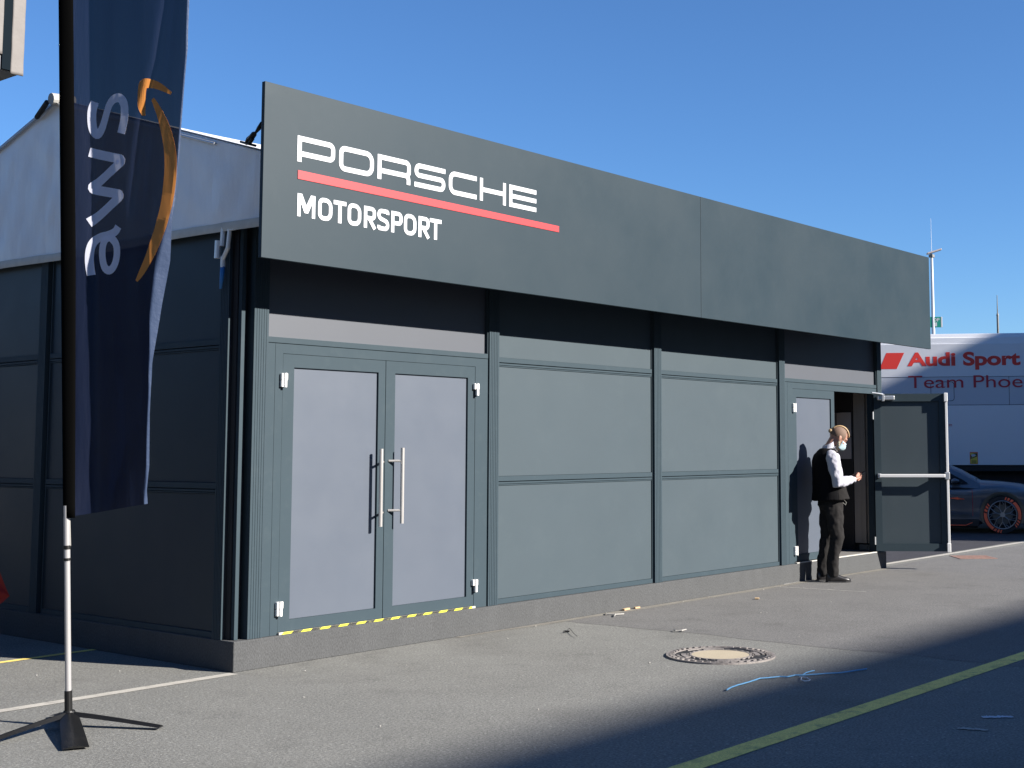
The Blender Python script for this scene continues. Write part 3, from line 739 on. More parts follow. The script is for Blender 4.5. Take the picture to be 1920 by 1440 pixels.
bm=bmesh.new(); box(bm,bx-.141,bx-.081,by-.002,by+.01,bz+.02,bz+2.6); box(bm,bx-3.2,bx-.222,by-.002,by+.01,bz+.02,bz+2.6); obj('screen',bm,M_scr,SC)
bm=bmesh.new()
for x in (-3.9,-4.4): tube(bm,[(x,by+.2,0),(x,by+.2,bz+.02)],.05,10)
box(bm,-4.8,-3.5,by-.3,by+.7,0,.06,bev=.01); obj('stand',bm,M_blk,SC)

# ================================================================ trailer
rz=math.atan2(-.93,.368)
rt=math.atan2(-.867,.494)
TR=thing('race_trailer','long silver race team trailer with red lettering parked behind the open door','trailer',(20.306,3.697,0),rt)
XA,XB=-9.2,4.6
def tprof(bm,pts,x0,x1):
    a=[bm.verts.new((x0,y,z)) for y,z in pts]; b=[bm.verts.new((x1,y,z)) for y,z in pts]; n=len(pts)
    bm.faces.new(a); bm.faces.new(b[::-1])
    for i in range(n): bm.faces.new((a[i],a[(i+1)%n],b[(i+1)%n],b[i]))
bm=bmesh.new(); tprof(bm,[(0,3.08),(0,3.775),(.02,3.78),(.03,3.905),(.05,3.92),(.07,3.985),(.13,4.0),(2.42,4.0),(2.5,3.93),(2.5,3.08)],XA,XB); obj('upper_body',bm,M_truck,TR)
bm=bmesh.new()
for a,b in ((XA,-4.6),(-4.59,-1.61),(-1.60,1.386),(1.396,XB)): box(bm,a,b,.006,.04,2.482,3.072,bev=.004)
obj('hatch_panel',bm,M_truckd,TR)
bm=bmesh.new(); box(bm,XA,XB,.0,2.5,1.215,2.472,bev=.006); obj('lower_body',bm,M_truck,TR)
bm=bmesh.new(); box(bm,XA+.01,XB-.01,.03,2.48,2.4725,3.0795); obj('gap_frame',bm,M_line,TR)
bm=bmesh.new(); tf=plane_map((0,.0058,0),(1,0,0),(0,0,1),(0,-1,0))
ribbon(bm,round_path([(-.222,2.568),(.257,2.568),(.257,2.97),(-.222,2.97)],.06,True),.012,tf,True,0,.001); obj('flap_outline',bm,M_line,TR)
bm=bmesh.new(); box(bm,XA,XB,.04,2.45,1.09,1.213); box(bm,XA,XB,.35,2.1,.62,1.089); box(bm,-2.5,4.2,.7,1.8,.3,.62); obj('chassis',bm,M_chas,TR)
for x in (-7.6,-6.3,-5.0):
    bm=bmesh.new(); tube(bm,[(x,.06,.5),(x,.38,.5)],.5,28); obj('wheel',bm,M_tyre,TR)
    bm=bmesh.new(); tube(bm,[(x,2.1,.5),(x,2.42,.5)],.5,28); obj('wheel',bm,M_tyre,TR)
for x in (2.7,3.0):
    bm=bmesh.new(); tube(bm,[(x,.5 if x<2.8 else 2.0,0),(x,.5 if x<2.8 else 2.0,1.1)],.06,10); obj('landing_leg',bm,M_chas,TR)
def fit_text(txt,x0,x1,z0,cap,y,m,parent,bold,name='lettering',refw=None,spacing=1.):
    I=Matrix.Identity(4)
    a=text_mesh('H',1,I,0); ch=max(v.co.y for v in a.vertices)-min(v.co.y for v in a.vertices); size=cap/ch
    rt=refw or txt; b=text_mesh(rt,size,I,0,bold,spacing=spacing); xs=[v.co.x for v in b.vertices]; w=max(xs)-min(xs); sx=(x1-x0)/w
    me=text_mesh(txt,size,Matrix.Translation((0,0,0)),.001,bold,spacing=spacing)
    mn=min(xs)
    for v in me.vertices:
        p=v.co.copy(); v.co=Vector((x0+(p.x-mn)*sx,y-p.z,z0+p.y))
    o=link(name,me,m,parent); o['label']='lettering reading %s'%txt; return o
fit_text('Audi Sport',-.70,1.635,3.324,.262,-.0025,M_tred,TR,.014)
fit_text('Team Phoenix',-.69,.452,2.845,.258,-.001,M_tdred,TR,.0,refw='Team')
bm=bmesh.new(); tf2=plane_map((0,0,0),(1,0,0),(0,0,1),(0,-1,0)); flatpoly(bm,[(-1.285,3.253),(-.925,3.253),(-.762,3.598),(-1.137,3.598)],tf2,0,.002); obj('red_rhomb',bm,M_tred,TR)
bm=bmesh.new(); flatpoly(bm,[(.548,1.235),(.712,1.235),(.712,1.488),(.548,1.488)],tf2,0,.0015); st=obj('warning_sticker',bm,M_tred,TR)
M_sty=mat('sticker_yellow',(.65,.48,.06),.5)
bm=bmesh.new(); flatpoly(bm,[(.558,1.245),(.702,1.245),(.702,1.472),(.558,1.472)],tf2,.0018,.001); obj('yellow_field',bm,M_sty,st)
bm=bmesh.new(); flatpoly(bm,[(.56,1.34),(.60,1.40),(.56,1.44)],tf2,.003,.001); flatpoly(bm,[(.56,1.34),(.56,1.355),(.70,1.42),(.70,1.395)],tf2,.003,.001); flatpoly(bm,[(.61,1.455),(.70,1.465),(.70,1.405),(.66,1.43)],tf2,.003,.001)
for k in range(3): flatpoly(bm,[(.58,1.256+k*.022),(.68,1.256+k*.022),(.68,1.267+k*.022),(.58,1.267+k*.022)],tf2,.003,.001)
obj('black_marks',bm,M_hb,st)
bm=bmesh.new(); flatpoly(bm,[(.575,1.40),(.61,1.39),(.655,1.405),(.665,1.435),(.62,1.448),(.585,1.44)],tf2,.0045,.001); obj('white_van_mark',bm,M_lwhite,st)
bm=bmesh.new()
for q in ([(.135,2.03),(.147,2.03),(.147,2.075),(.135,2.075)],[(.150,2.063),(.20,2.063),(.20,2.075),(.150,2.075)],[(.160,2.03),(.170,2.03),(.170,2.055),(.160,2.055)],[(.185,2.03),(.197,2.03),(.197,2.055),(.185,2.055)]): flatpoly(bm,q,tf2,0,.0015)
obj('small_mark',bm,M_tdred,TR)

# ================================================================ car
CR=thing('show_car','dark blue show car with red striped tyres parked in front of the trailer','car',(17.717,1.402,0),rz)
def interp(tab,x): return lerp_tab(tab,x)
TOP=[(-3.95,.92),(-3.5,1.0),(-2.9,.99),(-2.0,.97),(-.9,.955),(-.43,.95),(0,.925),(.35,.885),(.6,.82),(.8,.72),(.93,.58)]
SHO=[(-3.95,.80),(-3.4,.90),(-2.9,.92),(-2.2,.84),(-1.2,.82),(-.6,.82),(-.25,.86),(0,.875),(.3,.84),(.6,.75),(.8,.64),(.93,.52)]
INS=[(-3.95,.20),(-3.5,.06),(-2.9,-.01),(-2.2,.03),(-.8,.03),(-.3,.01),(0,-.01),(.3,.01),(.6,.08),(.8,.20),(.93,.40)]
BOT=[(-3.95,.35),(-3.6,.2),(-3.,.17),(.5,.17),(.93,.22)]
bm=bmesh.new(); NX=90; rows=[]
for i in range(NX+1):
    x=-3.95+4.88*i/NX; top,sh,ins,bo=interp(TOP,x),interp(SHO,x),interp(INS,x),interp(BOT,x)
    half=[(ins+.10,bo),(ins+.03,bo+.05),(ins+.025,bo+.15),(ins+.045,(bo+sh)*.5-.06),(ins+.005,(bo+sh)*.5+.14),(ins+.0,sh-.10),(ins+.02,sh-.03),(ins+.06,sh),(ins+.18,(sh+top)/2+.012),(ins+.34,top-.01),(.6,top+.008)]
    pr=[(y,z) for y,z in half]+[(.95,top+.02)]+[(1.9-y,z) for y,z in half[::-1]]
    rows.append([bm.verts.new((x,y,z)) for y,z in pr])
for A,B in zip(rows,rows[1:]):
    for j in range(len(A)): bm.faces.new((A[j],A[(j+1)%len(A)],B[(j+1)%len(A)],B[j]))
bm.faces.new(rows[0]); bm.faces.new(rows[-1][::-1])
bmesh.ops.recalc_face_normals(bm,faces=bm.faces)
me=bpy.data.meshes.new('body'); bm.to_mesh(me); bm.free()
tmpo=bpy.data.objects.new('tmp',me); C.objects.link(tmpo)
cut=bmesh.new()
for x in (0,-2.95):
    for a,b in ((-.2,.42),(1.48,2.1)): tube(cut,[(x,a,.36),(x,b,.36)],.405,48)
cm=bpy.data.meshes.new('cut'); bmesh.ops.recalc_face_normals(cut,faces=cut.faces); cut.to_mesh(cm); cut.free()
co=bpy.data.objects.new('cut',cm); C.objects.link(co)
md=tmpo.modifiers.new('b','BOOLEAN'); md.object=co; md.operation='DIFFERENCE'; md.solver='EXACT'
bpy.context.view_layer.update()
res=bpy.data.meshes.new_from_object(tmpo.evaluated_get(bpy.context.evaluated_depsgraph_get()))
bpy.data.objects.remove(tmpo); bpy.data.objects.remove(co)
res.materials.clear()
for p in res.polygons: p.use_smooth=True
res.set_sharp_from_angle(angle=R(28))
link('body',res,M_carp,CR)
bm=bmesh.new()
CB=[(-.40,.945,.10),(-.75,1.135,.17),(-1.2,1.33,.27),(-1.7,1.385,.30),(-2.3,1.375,.30),(-2.9,1.25,.24),(-3.5,1.02,.14)]
rows=[]
for x,z,y in CB: rows.append([bm.verts.new(p) for p in ((x,.06,.84 if z>.96 else .82),(x,y-.02,z-.03),(x,y+.06,z),(x,.95,z+.03),(x,1.84-y,z),(x,1.92-y,z-.03),(x,1.84,.84 if z>.96 else .82))])
for A,B in zip(rows,rows[1:]):
    for j in range(6): bm.faces.new((A[j],A[j+1],B[j+1],B[j]))
bm.faces.new(rows[0]); bm.faces.new(rows[-1][::-1])
obj('cabin',bm,M_carp,CR,auto=40)
def cabin_side(x,z):
    yr=lerp_tab([(-3.5,.12),(-2.9,.22),(-1.2,.25),(-.75,.15),(-.4,.08)],x); zr=lerp_tab([(-3.5,.99),(-2.9,1.22),(-2.3,1.345),(-1.2,1.30),(-.75,1.105),(-.4,.915)],x)
    t=min(1,max(0,(z-.93)/max(.01,zr-.93))); return .06+(yr-.06)*t
bm=bmesh.new()
for poly in ([(-.60,.915),(-1.18,.905),(-1.18,1.225),(-.95,1.115),(-.70,.985)],[(-1.24,.955),(-2.2,.955),(-2.2,1.30),(-1.75,1.30),(-1.24,1.262)],[(-2.26,.955),(-3.0,.99),(-2.75,1.2),(-2.26,1.295)]):
    v=[bm.verts.new((x,cabin_side(x,z)-.012,z)) for x,z in poly]; bm.faces.new(v)
obj('side_window',bm,M_carg,CR)
bm=bmesh.new(); v=[bm.verts.new(p) for p in ((-.44,.24,.972),(-1.16,.38,1.335),(-1.16,.95,1.362),(-1.16,1.52,1.335),(-.44,1.66,.972),(-.44,.95,.998))]; bm.faces.new(v); obj('windscreen',bm,M_carg,CR)
bm=bmesh.new(); loft(bm,[((-.90,-.03,.965),(.0,.10,0),(0,0,.035)),((-.84,-.04,.968),(0,.115,0),(0,0,.05)),((-.76,-.03,.965),(0,.08,0),(0,0,.02))],n=14); obj('wing_mirror',bm,M_carp,CR,smooth=True)
bm=bmesh.new()
box(bm,-3.6,-.42,-.01,1.91,.13,.26,bev=.01); box(bm,.42,.9,.25,1.65,.13,.24,bev=.01); box(bm,-2.5,-.45,.1,1.8,.10,.13)
for x in (0,-2.95):
    box(bm,x-.38,x+.38,.425,1.475,.2,.72)
obj('under_tray',bm,M_carl,CR)
bm=bmesh.new(); tube(bm,[(-2.5,-.018,.148),(-.66,-.018,.148),(-.54,-.018,.20)],.008,6); obj('sill_stripe',bm,M_orange,CR)
bm=bmesh.new(); tube(bm,[(-.53,.018,.32),(-.53,.028,.50),(-.53,.006,.72),(-.535,.035,.81)],.004,6); obj('door_seam',bm,M_tdred,CR)
bm=bmesh.new(); v=[bm.verts.new(p) for p in ((-2.0,.012,.36),(-.98,.008,.42),(-.58,.014,.345),(-1.1,.012,.335))]; bm.faces.new(v); o=obj('side_blade',bm,M_carp,CR); s=o.modifiers.new('s','SOLIDIFY'); s.thickness=.03
bm=bmesh.new(); v=[bm.verts.new(p) for p in ((-.95,-.001,.645),(-.80,-.002,.66),(-.66,-.0,.625),(-.80,.002,.62))]; bm.faces.new(v); o=obj('red_decal',bm,M_orange,CR); s=o.modifiers.new('s','SOLIDIFY'); s.thickness=.004; s.offset=1
bm=bmesh.new(); v=[bm.verts.new(p) for p in ((.52,.03,.74),(.80,.20,.67),(.84,.24,.62),(.6,.06,.66))]; bm.faces.new(v); o=obj('headlight',bm,M_carg,CR); s=o.modifiers.new('s','SOLIDIFY'); s.thickness=.02
def wheel(x,side):
    y0=.005 if side>0 else 1.895; d=side
    W=bpy.data.objects.new('wheel',None); C.objects.link(W); W.parent=CR; W.location=(x,y0,.345); W.rotation_euler=(0,0,0 if side>0 else math.pi)
    bm=bmesh.new(); prof=[(.262,.02),(.27,.0),(.335,.0),(.345,.02),(.345,.21),(.33,.23),(.26,.23),(.26,.02)]
    n=56; rows=[[bm.verts.new((r*math.cos(a),y,r*math.sin(a))) for r,y in prof] for a in [k*2*math.pi/n for k in range(n)]]
    for k in range(n):
        A,B=rows[k],rows[(k+1)%n]
        for j in range(len(prof)): bm.faces.new((A[j],A[(j+1)%len(prof)],B[(j+1)%len(prof)],B[j]))
    obj('tyre',bm,M_tyre,W,auto=40)
    bm=bmesh.new(); wf=plane_map((0,0,0),(1,0,0),(0,0,1),(0,-1,0))
    def sector(a0,a1,sk=0):
        n=max(1,int(abs(a1-a0)/4)); 
        for k in range(n):
            b0=R(a0+(a1-a0)*k/n); b1=R(a0+(a1-a0)*(k+1)/n); s2=R(sk)
            q=[(.276*math.cos(b0),.276*math.sin(b0)),(.332*math.cos(b0+s2),.332*math.sin(b0+s2)),(.332*math.cos(b1+s2),.332*math.sin(b1+s2)),(.276*math.cos(b1),.276*math.sin(b1))]
            flatpoly(bm,q,wf,.0005,.001)
    for a0,a1 in ((82,78),(74,67),(63,55),(50,-14),(-18,-24),(-28,-33),(-37,-41)): sector(a0,a1,-3)
    for a0,a1 in ((144,148),(152,159),(163,171),(176,238),(242,249),(253,259),(263,267)): sector(a0,a1,-3)
    obj('red_marking',bm,M_orange,W)
    bm=bmesh.new()
    tube(bm,[(.255*math.cos(k*2*math.pi/48),.012,.255*math.sin(k*2*math.pi/48)) for k in range(48)],.012,8,closed=True)
    tube(bm,[(0,-.0,0),(0,.06,0)],.045,20)
    for k in range(7):
        a=k*2*math.pi/7+.2
        pm=(.125*math.cos(a),.02,.125*math.sin(a)); tube(bm,[(.035*math.cos(a),.015,.035*math.sin(a)),pm],.010,6)
        for da in (-.27,.27): tube(bm,[pm,(.25*math.cos(a+da),.018,.25*math.sin(a+da))],.0075,6)
        tube(bm,[(.19*math.cos(a+.32),.02,.19*math.sin(a+.32)),(.25*math.cos(a+.5),.02,.25*math.sin(a+.5))],.0065,6)
    obj('rim',bm,M_rim,W)
    bm=bmesh.new(); tube(bm,[(0,.09,0),(0,.11,0)],.185,36); obj('brake_disc',bm,M_disc,W)
    bm=bmesh.new(); tube(bm,[(0,.14,0),(0,.2,0)],.262,36); obj('rim_barrel',bm,M_chas,W)
for x in (0,-2.95):
    wheel(x,1); wheel(x,-1)

# ================================================================ far posts
LP=thing('floodlight_mast','pale tall lamp mast with tilted flat lamp head behind the fascia end','lamp post',(50.0,17.3,0))
bm=bmesh.new(); tube(bm,[(0,0,0),(0,0,4),(0,0,10.45)],[.13,.10,.06],12); obj('mast',bm,M_lamp,LP)
bm=bmesh.new(); tube(bm,[(0,0,10.45),(0,0,12.1)],[.012,.006],6); obj('whip_aerial',bm,M_lamp,LP)
bm=bmesh.new(); Mx=Matrix.Translation((0,0,10.52))@Matrix.Rotation(math.atan2(-.82,.57),4,'Z')@Matrix.Rotation(R(-17),4,'Y'); box(bm,-.22,.46,-.16,.16,-.035,.035,bev=.015,mtx=Mx); M_lh=mat('lamp_head_grey',(.42,.36,.34),.5); obj('lamp_head',bm,M_lh,LP)
bm=bmesh.new(); box(bm,-.12,.12,-.1,.1,10.28,10.42,bev=.02); obj('bracket',bm,M_frame,LP)
GS=thing('position_sign','small green plate with white characters fixed to the far lamp mast','sign',(49.99,17.20,7.3),math.atan2(-.85,.53))
bm=bmesh.new(); box(bm,-.34,.26,0,.03,-.24,.24,bev=.004); obj('plate',bm,M_green,GS)
bm=bmesh.new(); box(bm,.262,.33,-.005,.035,-.24,.24,bev=.004); obj('white_edge',bm,M_lwhite,GS)
fit_text('OP',-.11,.20,.03,.15,-.004,M_lwhite,GS,.004); fit_text('1',-.02,.08,-.19,.17,-.004,M_lwhite,GS,.004)
AN=thing('aerial_mast','thin two stage aerial mast standing beyond the trailer roof','aerial',(37.5,9.27,0))
bm=bmesh.new(); tube(bm,[(0,0,0),(0,0,6.1)],.04,8); obj('mast',bm,M_frame,AN)
bm=bmesh.new(); tube(bm,[(0,0,6.1),(0,0,6.2),(0,0,6.81)],[.05,.02,.01],6); obj('whip_aerial',bm,M_frame,AN)

# ================================================================ ground things
MH=thing('manhole_cover','round cast iron manhole cover with pale concrete centre in the asphalt','manhole cover',(2.70,-2.33,0))
RMH=.405
bm=bmesh.new()
def ring(bm,r0,r1,z0,z1,n=72,a0=0,a1=2*math.pi):
    full=abs(a1-a0-2*math.pi)<1e-6; k=n if full else n+1; rows=[]
    for i in range(k):
        a=a0+(a1-a0)*i/n; c,s=math.cos(a),math.sin(a); rows.append([bm.verts.new((r*c,r*s,z)) for r,z in ((r0,z0),(r0,z1),(r1,z1),(r1,z0))])
    for i in range(n):
        A,B=rows[i],rows[(i+1)%k]
        for j in range(3): bm.faces.new((A[j],A[j+1],B[j+1],B[j]))
    if not full:
        bm.faces.new(rows[0]); bm.faces.new(rows[-1][::-1])
ring(bm,0.0001,.40,-.004,.006); obj('base',bm,M_chas,MH)
bm=bmesh.new(); ring(bm,.392,.415,0,.013); ring(bm,.350,.362,0,.013); ring(bm,.222,.236,0,.013)
for k in range(40):
    a=k*2*math.pi/40; ring(bm,.364,.390,.006,.018,1,a,a+.075)
for k in range(4):
    a=k*math.pi/2+.5; ring(bm,.262,.300,.006,.013,6,a,a+.6); ring(bm,.318,.338,.006,.013,8,a+.2,a+1.0)
for k in range(26):
    a=k*2*math.pi/26+.07; ring(bm,.244,.256,.006,.013,1,a,a+.10)
obj('cast_ring',bm,M_iron,MH,auto=30)
bm=bmesh.new(); ring(bm,.0001,.221,.0,.011); obj('concrete_infill',bm,M_conc,MH)
DG=thing('drain_grate','rusty red drain grate set in asphalt near the white line','drain',(12.42,-.25,0),R(-50))
bm=bmesh.new(); box(bm,-.25,.25,-.25,.25,.0,.004); obj('pit',bm,M_chas,DG)
bm=bmesh.new(); 
for a,b,c,d in ((-.27,.27,-.27,-.24),(-.27,.27,.24,.27),(-.27,-.24,-.239,.239),(.24,.27,-.239,.239)): box(bm,a,b,c,d,0,.008)
for k in range(6): box(bm,-.239,.239,-.215+k*.08,-.175+k*.08,0,.0075)
obj('bars',bm,M_rust,DG)
def rope(name,pts,r,m,label,cat):
    P=[(p[0],p[1],r+.006) for p in pts]; bm=bmesh.new(); pp=[]
    for i in range(len(P)-1):
        a,b=Vector(P[i]),Vector(P[i+1])
        for k in range(8): 
            q=a+(b-a)*k/8; q+=Vector((noise.noise(q*9),noise.noise(q*9+Vector((5,5,5))),0))*.008; pp.append(q)
    pp.append(Vector(P[-1])); tube(bm,pp,r,6); return bm
RP=thing('blue_cord','frayed light blue cord lying on asphalt at the shadow edge','cord',(0,0,0))
main_l=[(1.491,-3.175),(1.698,-3.132),(1.827,-3.138),(1.991,-3.12),(2.042,-3.152),(2.135,-3.189),(2.156,-3.236),(2.242,-3.244),(2.271,-3.282),(2.327,-3.322),(2.42,-3.374),(2.495,-3.438),(2.609,-3.481),(2.707,-3.501),(2.776,-3.519)]
bm=rope('',main_l,.0052,None,'',''); obj('strand',bm,M_rope,RP,smooth=True)
bm=rope('',[(2.271,-3.282),(2.385,-3.255),(2.451,-3.252),(2.495,-3.256)],.0045,None,'',''); obj('strand',bm,M_rope,RP,smooth=True)
bm=rope('',[(2.225,-3.29),(2.216,-3.314),(2.123,-3.364),(2.091,-3.407),(2.118,-3.425),(2.161,-3.414),(2.221,-3.357),(2.238,-3.31)],.003,None,'',''); o=obj('loose_loop',bm,mat('pale_strand',(.5,.58,.68),.7),RP,smooth=True)
def litter(name,label,cat,build,m,group=None):
    bm=bmesh.new(); build(bm); return tag(obj(name,bm,m),label,cat,group)
def _b(x,y,w,d,h,rz=0):
    return lambda bm: box(bm,-w/2,w/2,-d/2,d/2,0.0045,.0045+h,bev=.002,mtx=Matrix.Translation((x,y,0))@Matrix.Rotation(rz,4,'Z'))
litter('wood_offcut','larger raw wood offcut lying against the plinth foot','wood offcut',_b(4.50,-.035,.11,.03,.018,.15),M_wood)
litter('wood_offcut','smaller raw wood offcut just right of the larger one','wood offcut',_b(4.67,-.04,.07,.025,.016,-.1),M_wood)
litter('wood_chip','tiny pale wood chip alone on the asphalt before the second panel','wood chip',_b(6.06,-.56,.05,.045,.014,.5),M_wood)
litter('cable_tie','cut white cable tie bent beside the wood offcuts','cable tie',lambda bm:(tube(bm,[(4.157,.0-.06,.012),(4.076,-.13,.016),(4.112,-.20,.014),(4.207,-.235,.012)],.006,6),tube(bm,[(4.134,-.19,.014),(4.01,-.275,.014)],.006,6)),M_litter)
litter('plastic_strip','short curved white plastic strip on asphalt above the manhole','plastic strip',lambda bm:tube(bm,[(3.58,-1.262,.014),(3.545,-1.31,.014),(3.572,-1.352,.016),(3.673,-1.331,.014)],[.004,.007,.007,.004],6),M_litter)
litter('wire_scrap','thin dark bent wire scrap with pale end on the asphalt','wire',lambda bm:(tube(bm,[(2.907,-.579,.014),(2.951,-.583,.016),(3.094,-.498,.02),(2.866,-.738,.018),(2.785,-.84,.014)],.0025,5),tube(bm,[(2.93,-.57,.014),(2.97,-.60,.014)],.008,6)),M_blk)
P0=[(2.39,-.42),(3.93,-2.3),(5.1,-1.2),(5.13,-1.25),(6.3,-1.3),(.35,-.35),(.95,-.75),(-.9,1.0),(-.45,.7),(-.3,-1.15),(2.2,-1.5),(1.2,-1.0),(5.4,-.08),(6.9,-.12),(7.3,-.10),(5.9,-.06),(3.1,-.10),(2.1,-2.1),(-.6,-2.2),(.3,-2.6)]
for i,(x,y) in enumerate(P0):
    s=.004+.006*random.random()
    litter('stone_chip','tiny pale stone chip scattered loose on the asphalt','stone chip',lambda bm:loft(bm,[((x,y,.003),(s*.8,0,0),(0,s*.7,0)),((x+.002,y,.006),(s,0,0),(0,s*.8,0)),((x,y,.009),(s*.4,0,0),(0,s*.4,0))],n=7),M_litter,'stone chips scattered on the asphalt')

# ================================================================ person
fx=Vector((.76,-.65,0)).normalized(); PR=thing('person','man in white shirt and dark waistcoat with pale mask looking down at his phone','person',(8.20,-.31,0),math.atan2(fx.y,fx.x))
# local: +x facing, +y his left, z up.  camera sees his right/back side (-y)
def tilt(a): return Matrix.Rotation(R(a),3,'Y')
def limb(bm,pts,n=16):
    secs=[]; P=[Vector(p[:3]) for p in pts]
    for i,p in enumerate(P):
        a=P[max(0,i-1)]; b=P[min(len(P)-1,i+1)]; d=(b-a).normalized()
        side=Vector((0,1,0)); x=side.cross(d)
        if x.length<.2: x=Vector((1,0,0)).cross(d)
        x.normalize(); y=d.cross(x).normalized()
        secs.append((p,x*pts[i][3],y*(pts[i][4] if len(pts[i])>4 else pts[i][3])))
    loft(bm,secs,n=n)
HR=tilt(33)            # head pitched down
hc=Vector((.068,0,1.692)); HS=1.10
def hp(x,y,z): return hc+HR@Vector((x,y,z))*HS
# arm joints
RS=(-.085,-.215,1.475); RE=(-.05,-.285,1.175); RW=(.225,-.115,1.205)
LS=(-.085,.215,1.475); LE=(-.02,.275,1.175); LW=(.235,.085,1.20)
bm=bmesh.new()
ell(bm,hp(-.008,0,.03),tuple(HS*q for q in (.098,.078,.092)),HR); ell(bm,hp(.012,0,-.035),tuple(HS*q for q in (.078,.066,.085)),HR); ell(bm,hp(.045,0,-.085),tuple(HS*q for q in (.045,.048,.035)),HR)   # cranium, face, chin
ell(bm,hp(.075,0,.028),tuple(HS*q for q in (.022,.055,.02)),HR)       # brow
loft(bm,[(hp(.085,0,.02),HR@Vector((.006,0,0)),Vector((0,.009,0))),(hp(.098,0,-.005),HR@Vector((.010,0,0)),Vector((0,.012,0))),(hp(.108,0,-.026),HR@Vector((.012,0,0)),Vector((0,.016,0))),(hp(.092,0,-.038),HR@Vector((.010,0,0)),Vector((0,.014,0)))],n=10)
for s in (-1,1):
    ell(bm,hp(-.008,s*.079,-.008),tuple(HS*q for q in (.019,.010,.032)),HR@Matrix.Rotation(R(-12),3,'Y')); ell(bm,hp(.077,s*.03,.006),tuple(HS*q for q in (.012,.014,.011)),HR)
    ell(bm,hp(.05,s*.042,-.03),tuple(HS*q for q in (.03,.022,.03)),HR)
limb(bm,[(-.065,0,1.50,.062),(-.045,0,1.585,.058),(-.01,0,1.635,.06),(.02,0,1.68,.06)])
loft(bm,[((-.03,0,.93),(.12,0,0),(0,.16,0)),((-.045,0,1.1),(.11,0,0),(0,.15,0)),((-.07,0,1.4),(.11,0,0),(0,.18,0)),((-.065,0,1.53),(.06,0,0),(0,.11,0))],n=20)
for s,S_,E_,W_ in ((-1,RS,RE,RW),(1,LS,LE,LW)):
    limb(bm,[(*S_,.05),((S_[0]+E_[0])/2,(S_[1]+E_[1])/2,(S_[2]+E_[2])/2,.045),(*E_,.04),((E_[0]+W_[0])/2,(E_[1]+W_[1])/2,(E_[2]+W_[2])/2,.036),(*W_,.026)])
    # palm and curled fingers
    w=Vector(W_); d=(Vector((.345,s*.028,1.235))-w).normalized(); up=Vector((0,0,1)); side=Vector((0,-s,0))
    limb(bm,[(*w,.024,.028),(*(w+d*.04),.020,.036),(*(w+d*.085),.017,.040)])
    for k in range(4):
        base=w+d*.082+Vector((0,0,-.030+.020*k)); L=(.062,.070,.074,.066)[k]
        a=base+d*L*.45+side*.012; b=a+d*L*.22+side*.024; e=b+side*.022+Vector((-.004,0,.002))
        tube(bm,[base-d*.02,base,a,b,e],[.0095,.0095,.009,.0085,.0075],8)
    tb=w+d*.03+Vector((0,0,.022)); tube(bm,[tb,tb+d*.03+Vector((0,0,.018))+side*.008,tb+d*.062+Vector((0,0,.028))+side*.016,tb+d*.085+Vector((0,0,.026))+side*.02],[.012,.0115,.010,.008],8)
for s,kx,ax,fx0 in ((-1,-.005,-.075,0),(1,-.06,-.12,0)):
    limb(bm,[(-.03,s*.095,.93,.08),(kx-.01,s*.1,.52,.055),(ax,s*.1,.10,.04),(ax+.03,s*.1,.05,.035)])
body=remesh(bm,.0058,1); link('body',body,M_skin,PR,smooth=True)
# shirt with sleeves
bm=bmesh.new()
loft(bm,[((-.035,0,1.0),(.125,0,0),(0,.17,0)),((-.05,0,1.15),(.118,0,0),(0,.165,0)),((-.075,0,1.4),(.12,0,0),(0,.185,0)),((-.075,0,1.50),(.085,0,0),(0,.15,0)),((-.065,0,1.55),(.065,0,0),(0,.08,0))],n=24)
for S_,E_,W_ in ((RS,RE,RW),(LS,LE,LW)):
    S_,E_,W_=Vector(S_),Vector(E_),Vector(W_)
    limb(bm,[(*(S_+Vector((.01,-.35*S_.y,.015))),.066,.066),(*S_,.084,.078),(*(S_*.5+E_*.5),.080,.070),(*(S_*.2+E_*.8),.073,.064),(*(E_+Vector((-.012,0,-.012))),.068,.060),(*(E_*.8+W_*.2),.067,.060),(*(E_*.5+W_*.5),.054,.050),(*(E_*.22+W_*.78),.046,.043),(*(E_*.16+W_*.84),.036,.036),(*(E_*.02+W_*.98),.036,.036)],n=20)
sh=remesh(bm,.008,2,disp=.009,dscale=15,seed=2); link('shirt',sh,M_shirt,PR,smooth=True)
bm=bmesh.new()     # collar
loft(bm,[((-.072,0,1.540),(.084,0,.01),(0,.090,0)),((-.058,0,1.59),(.074,0,.03),(0,.072,0)),((-.050,0,1.630),(.072,0,.04),(0,.069,0))],n=24)
for s in (-1,1): 
    v=[bm.verts.new(p) for p in ((.03,s*.012,1.565),(.02,s*.06,1.60),(-.02,s*.075,1.585),(.035,s*.06,1.53))]; bm.faces.new(v)
o=obj('collar',bm,M_shirt,PR,smooth=False); s_=o.modifiers.new('s','SOLIDIFY'); s_.thickness=.004; s_.offset=1
# waistcoat: sleeveless shell
def vest_secs():
    return [((-.040,0,.965),(.212,0,.012),(0,.245,0)),((-.045,0,1.03),(.200,0,0),(0,.235,0)),((-.055,0,1.12),(.182,0,0),(0,.222,0)),((-.065,0,1.22),(.170,0,0),(0,.216,0)),((-.080,0,1.33),(.162,0,0),(0,.220,0)),((-.090,0,1.42),(.150,0,0),(0,.224,0)),((-.092,0,1.49),(.122,0,0),(0,.205,0)),((-.085,0,1.54),(.088,0,0),(0,.150,0)),((-.075,0,1.568),(.070,0,0),(0,.098,0))]
bm=bmesh.new(); loft(bm,vest_secs(),n=40,power=2.3); v=remesh(bm,.010,1,disp=.006,dscale=9,seed=4)
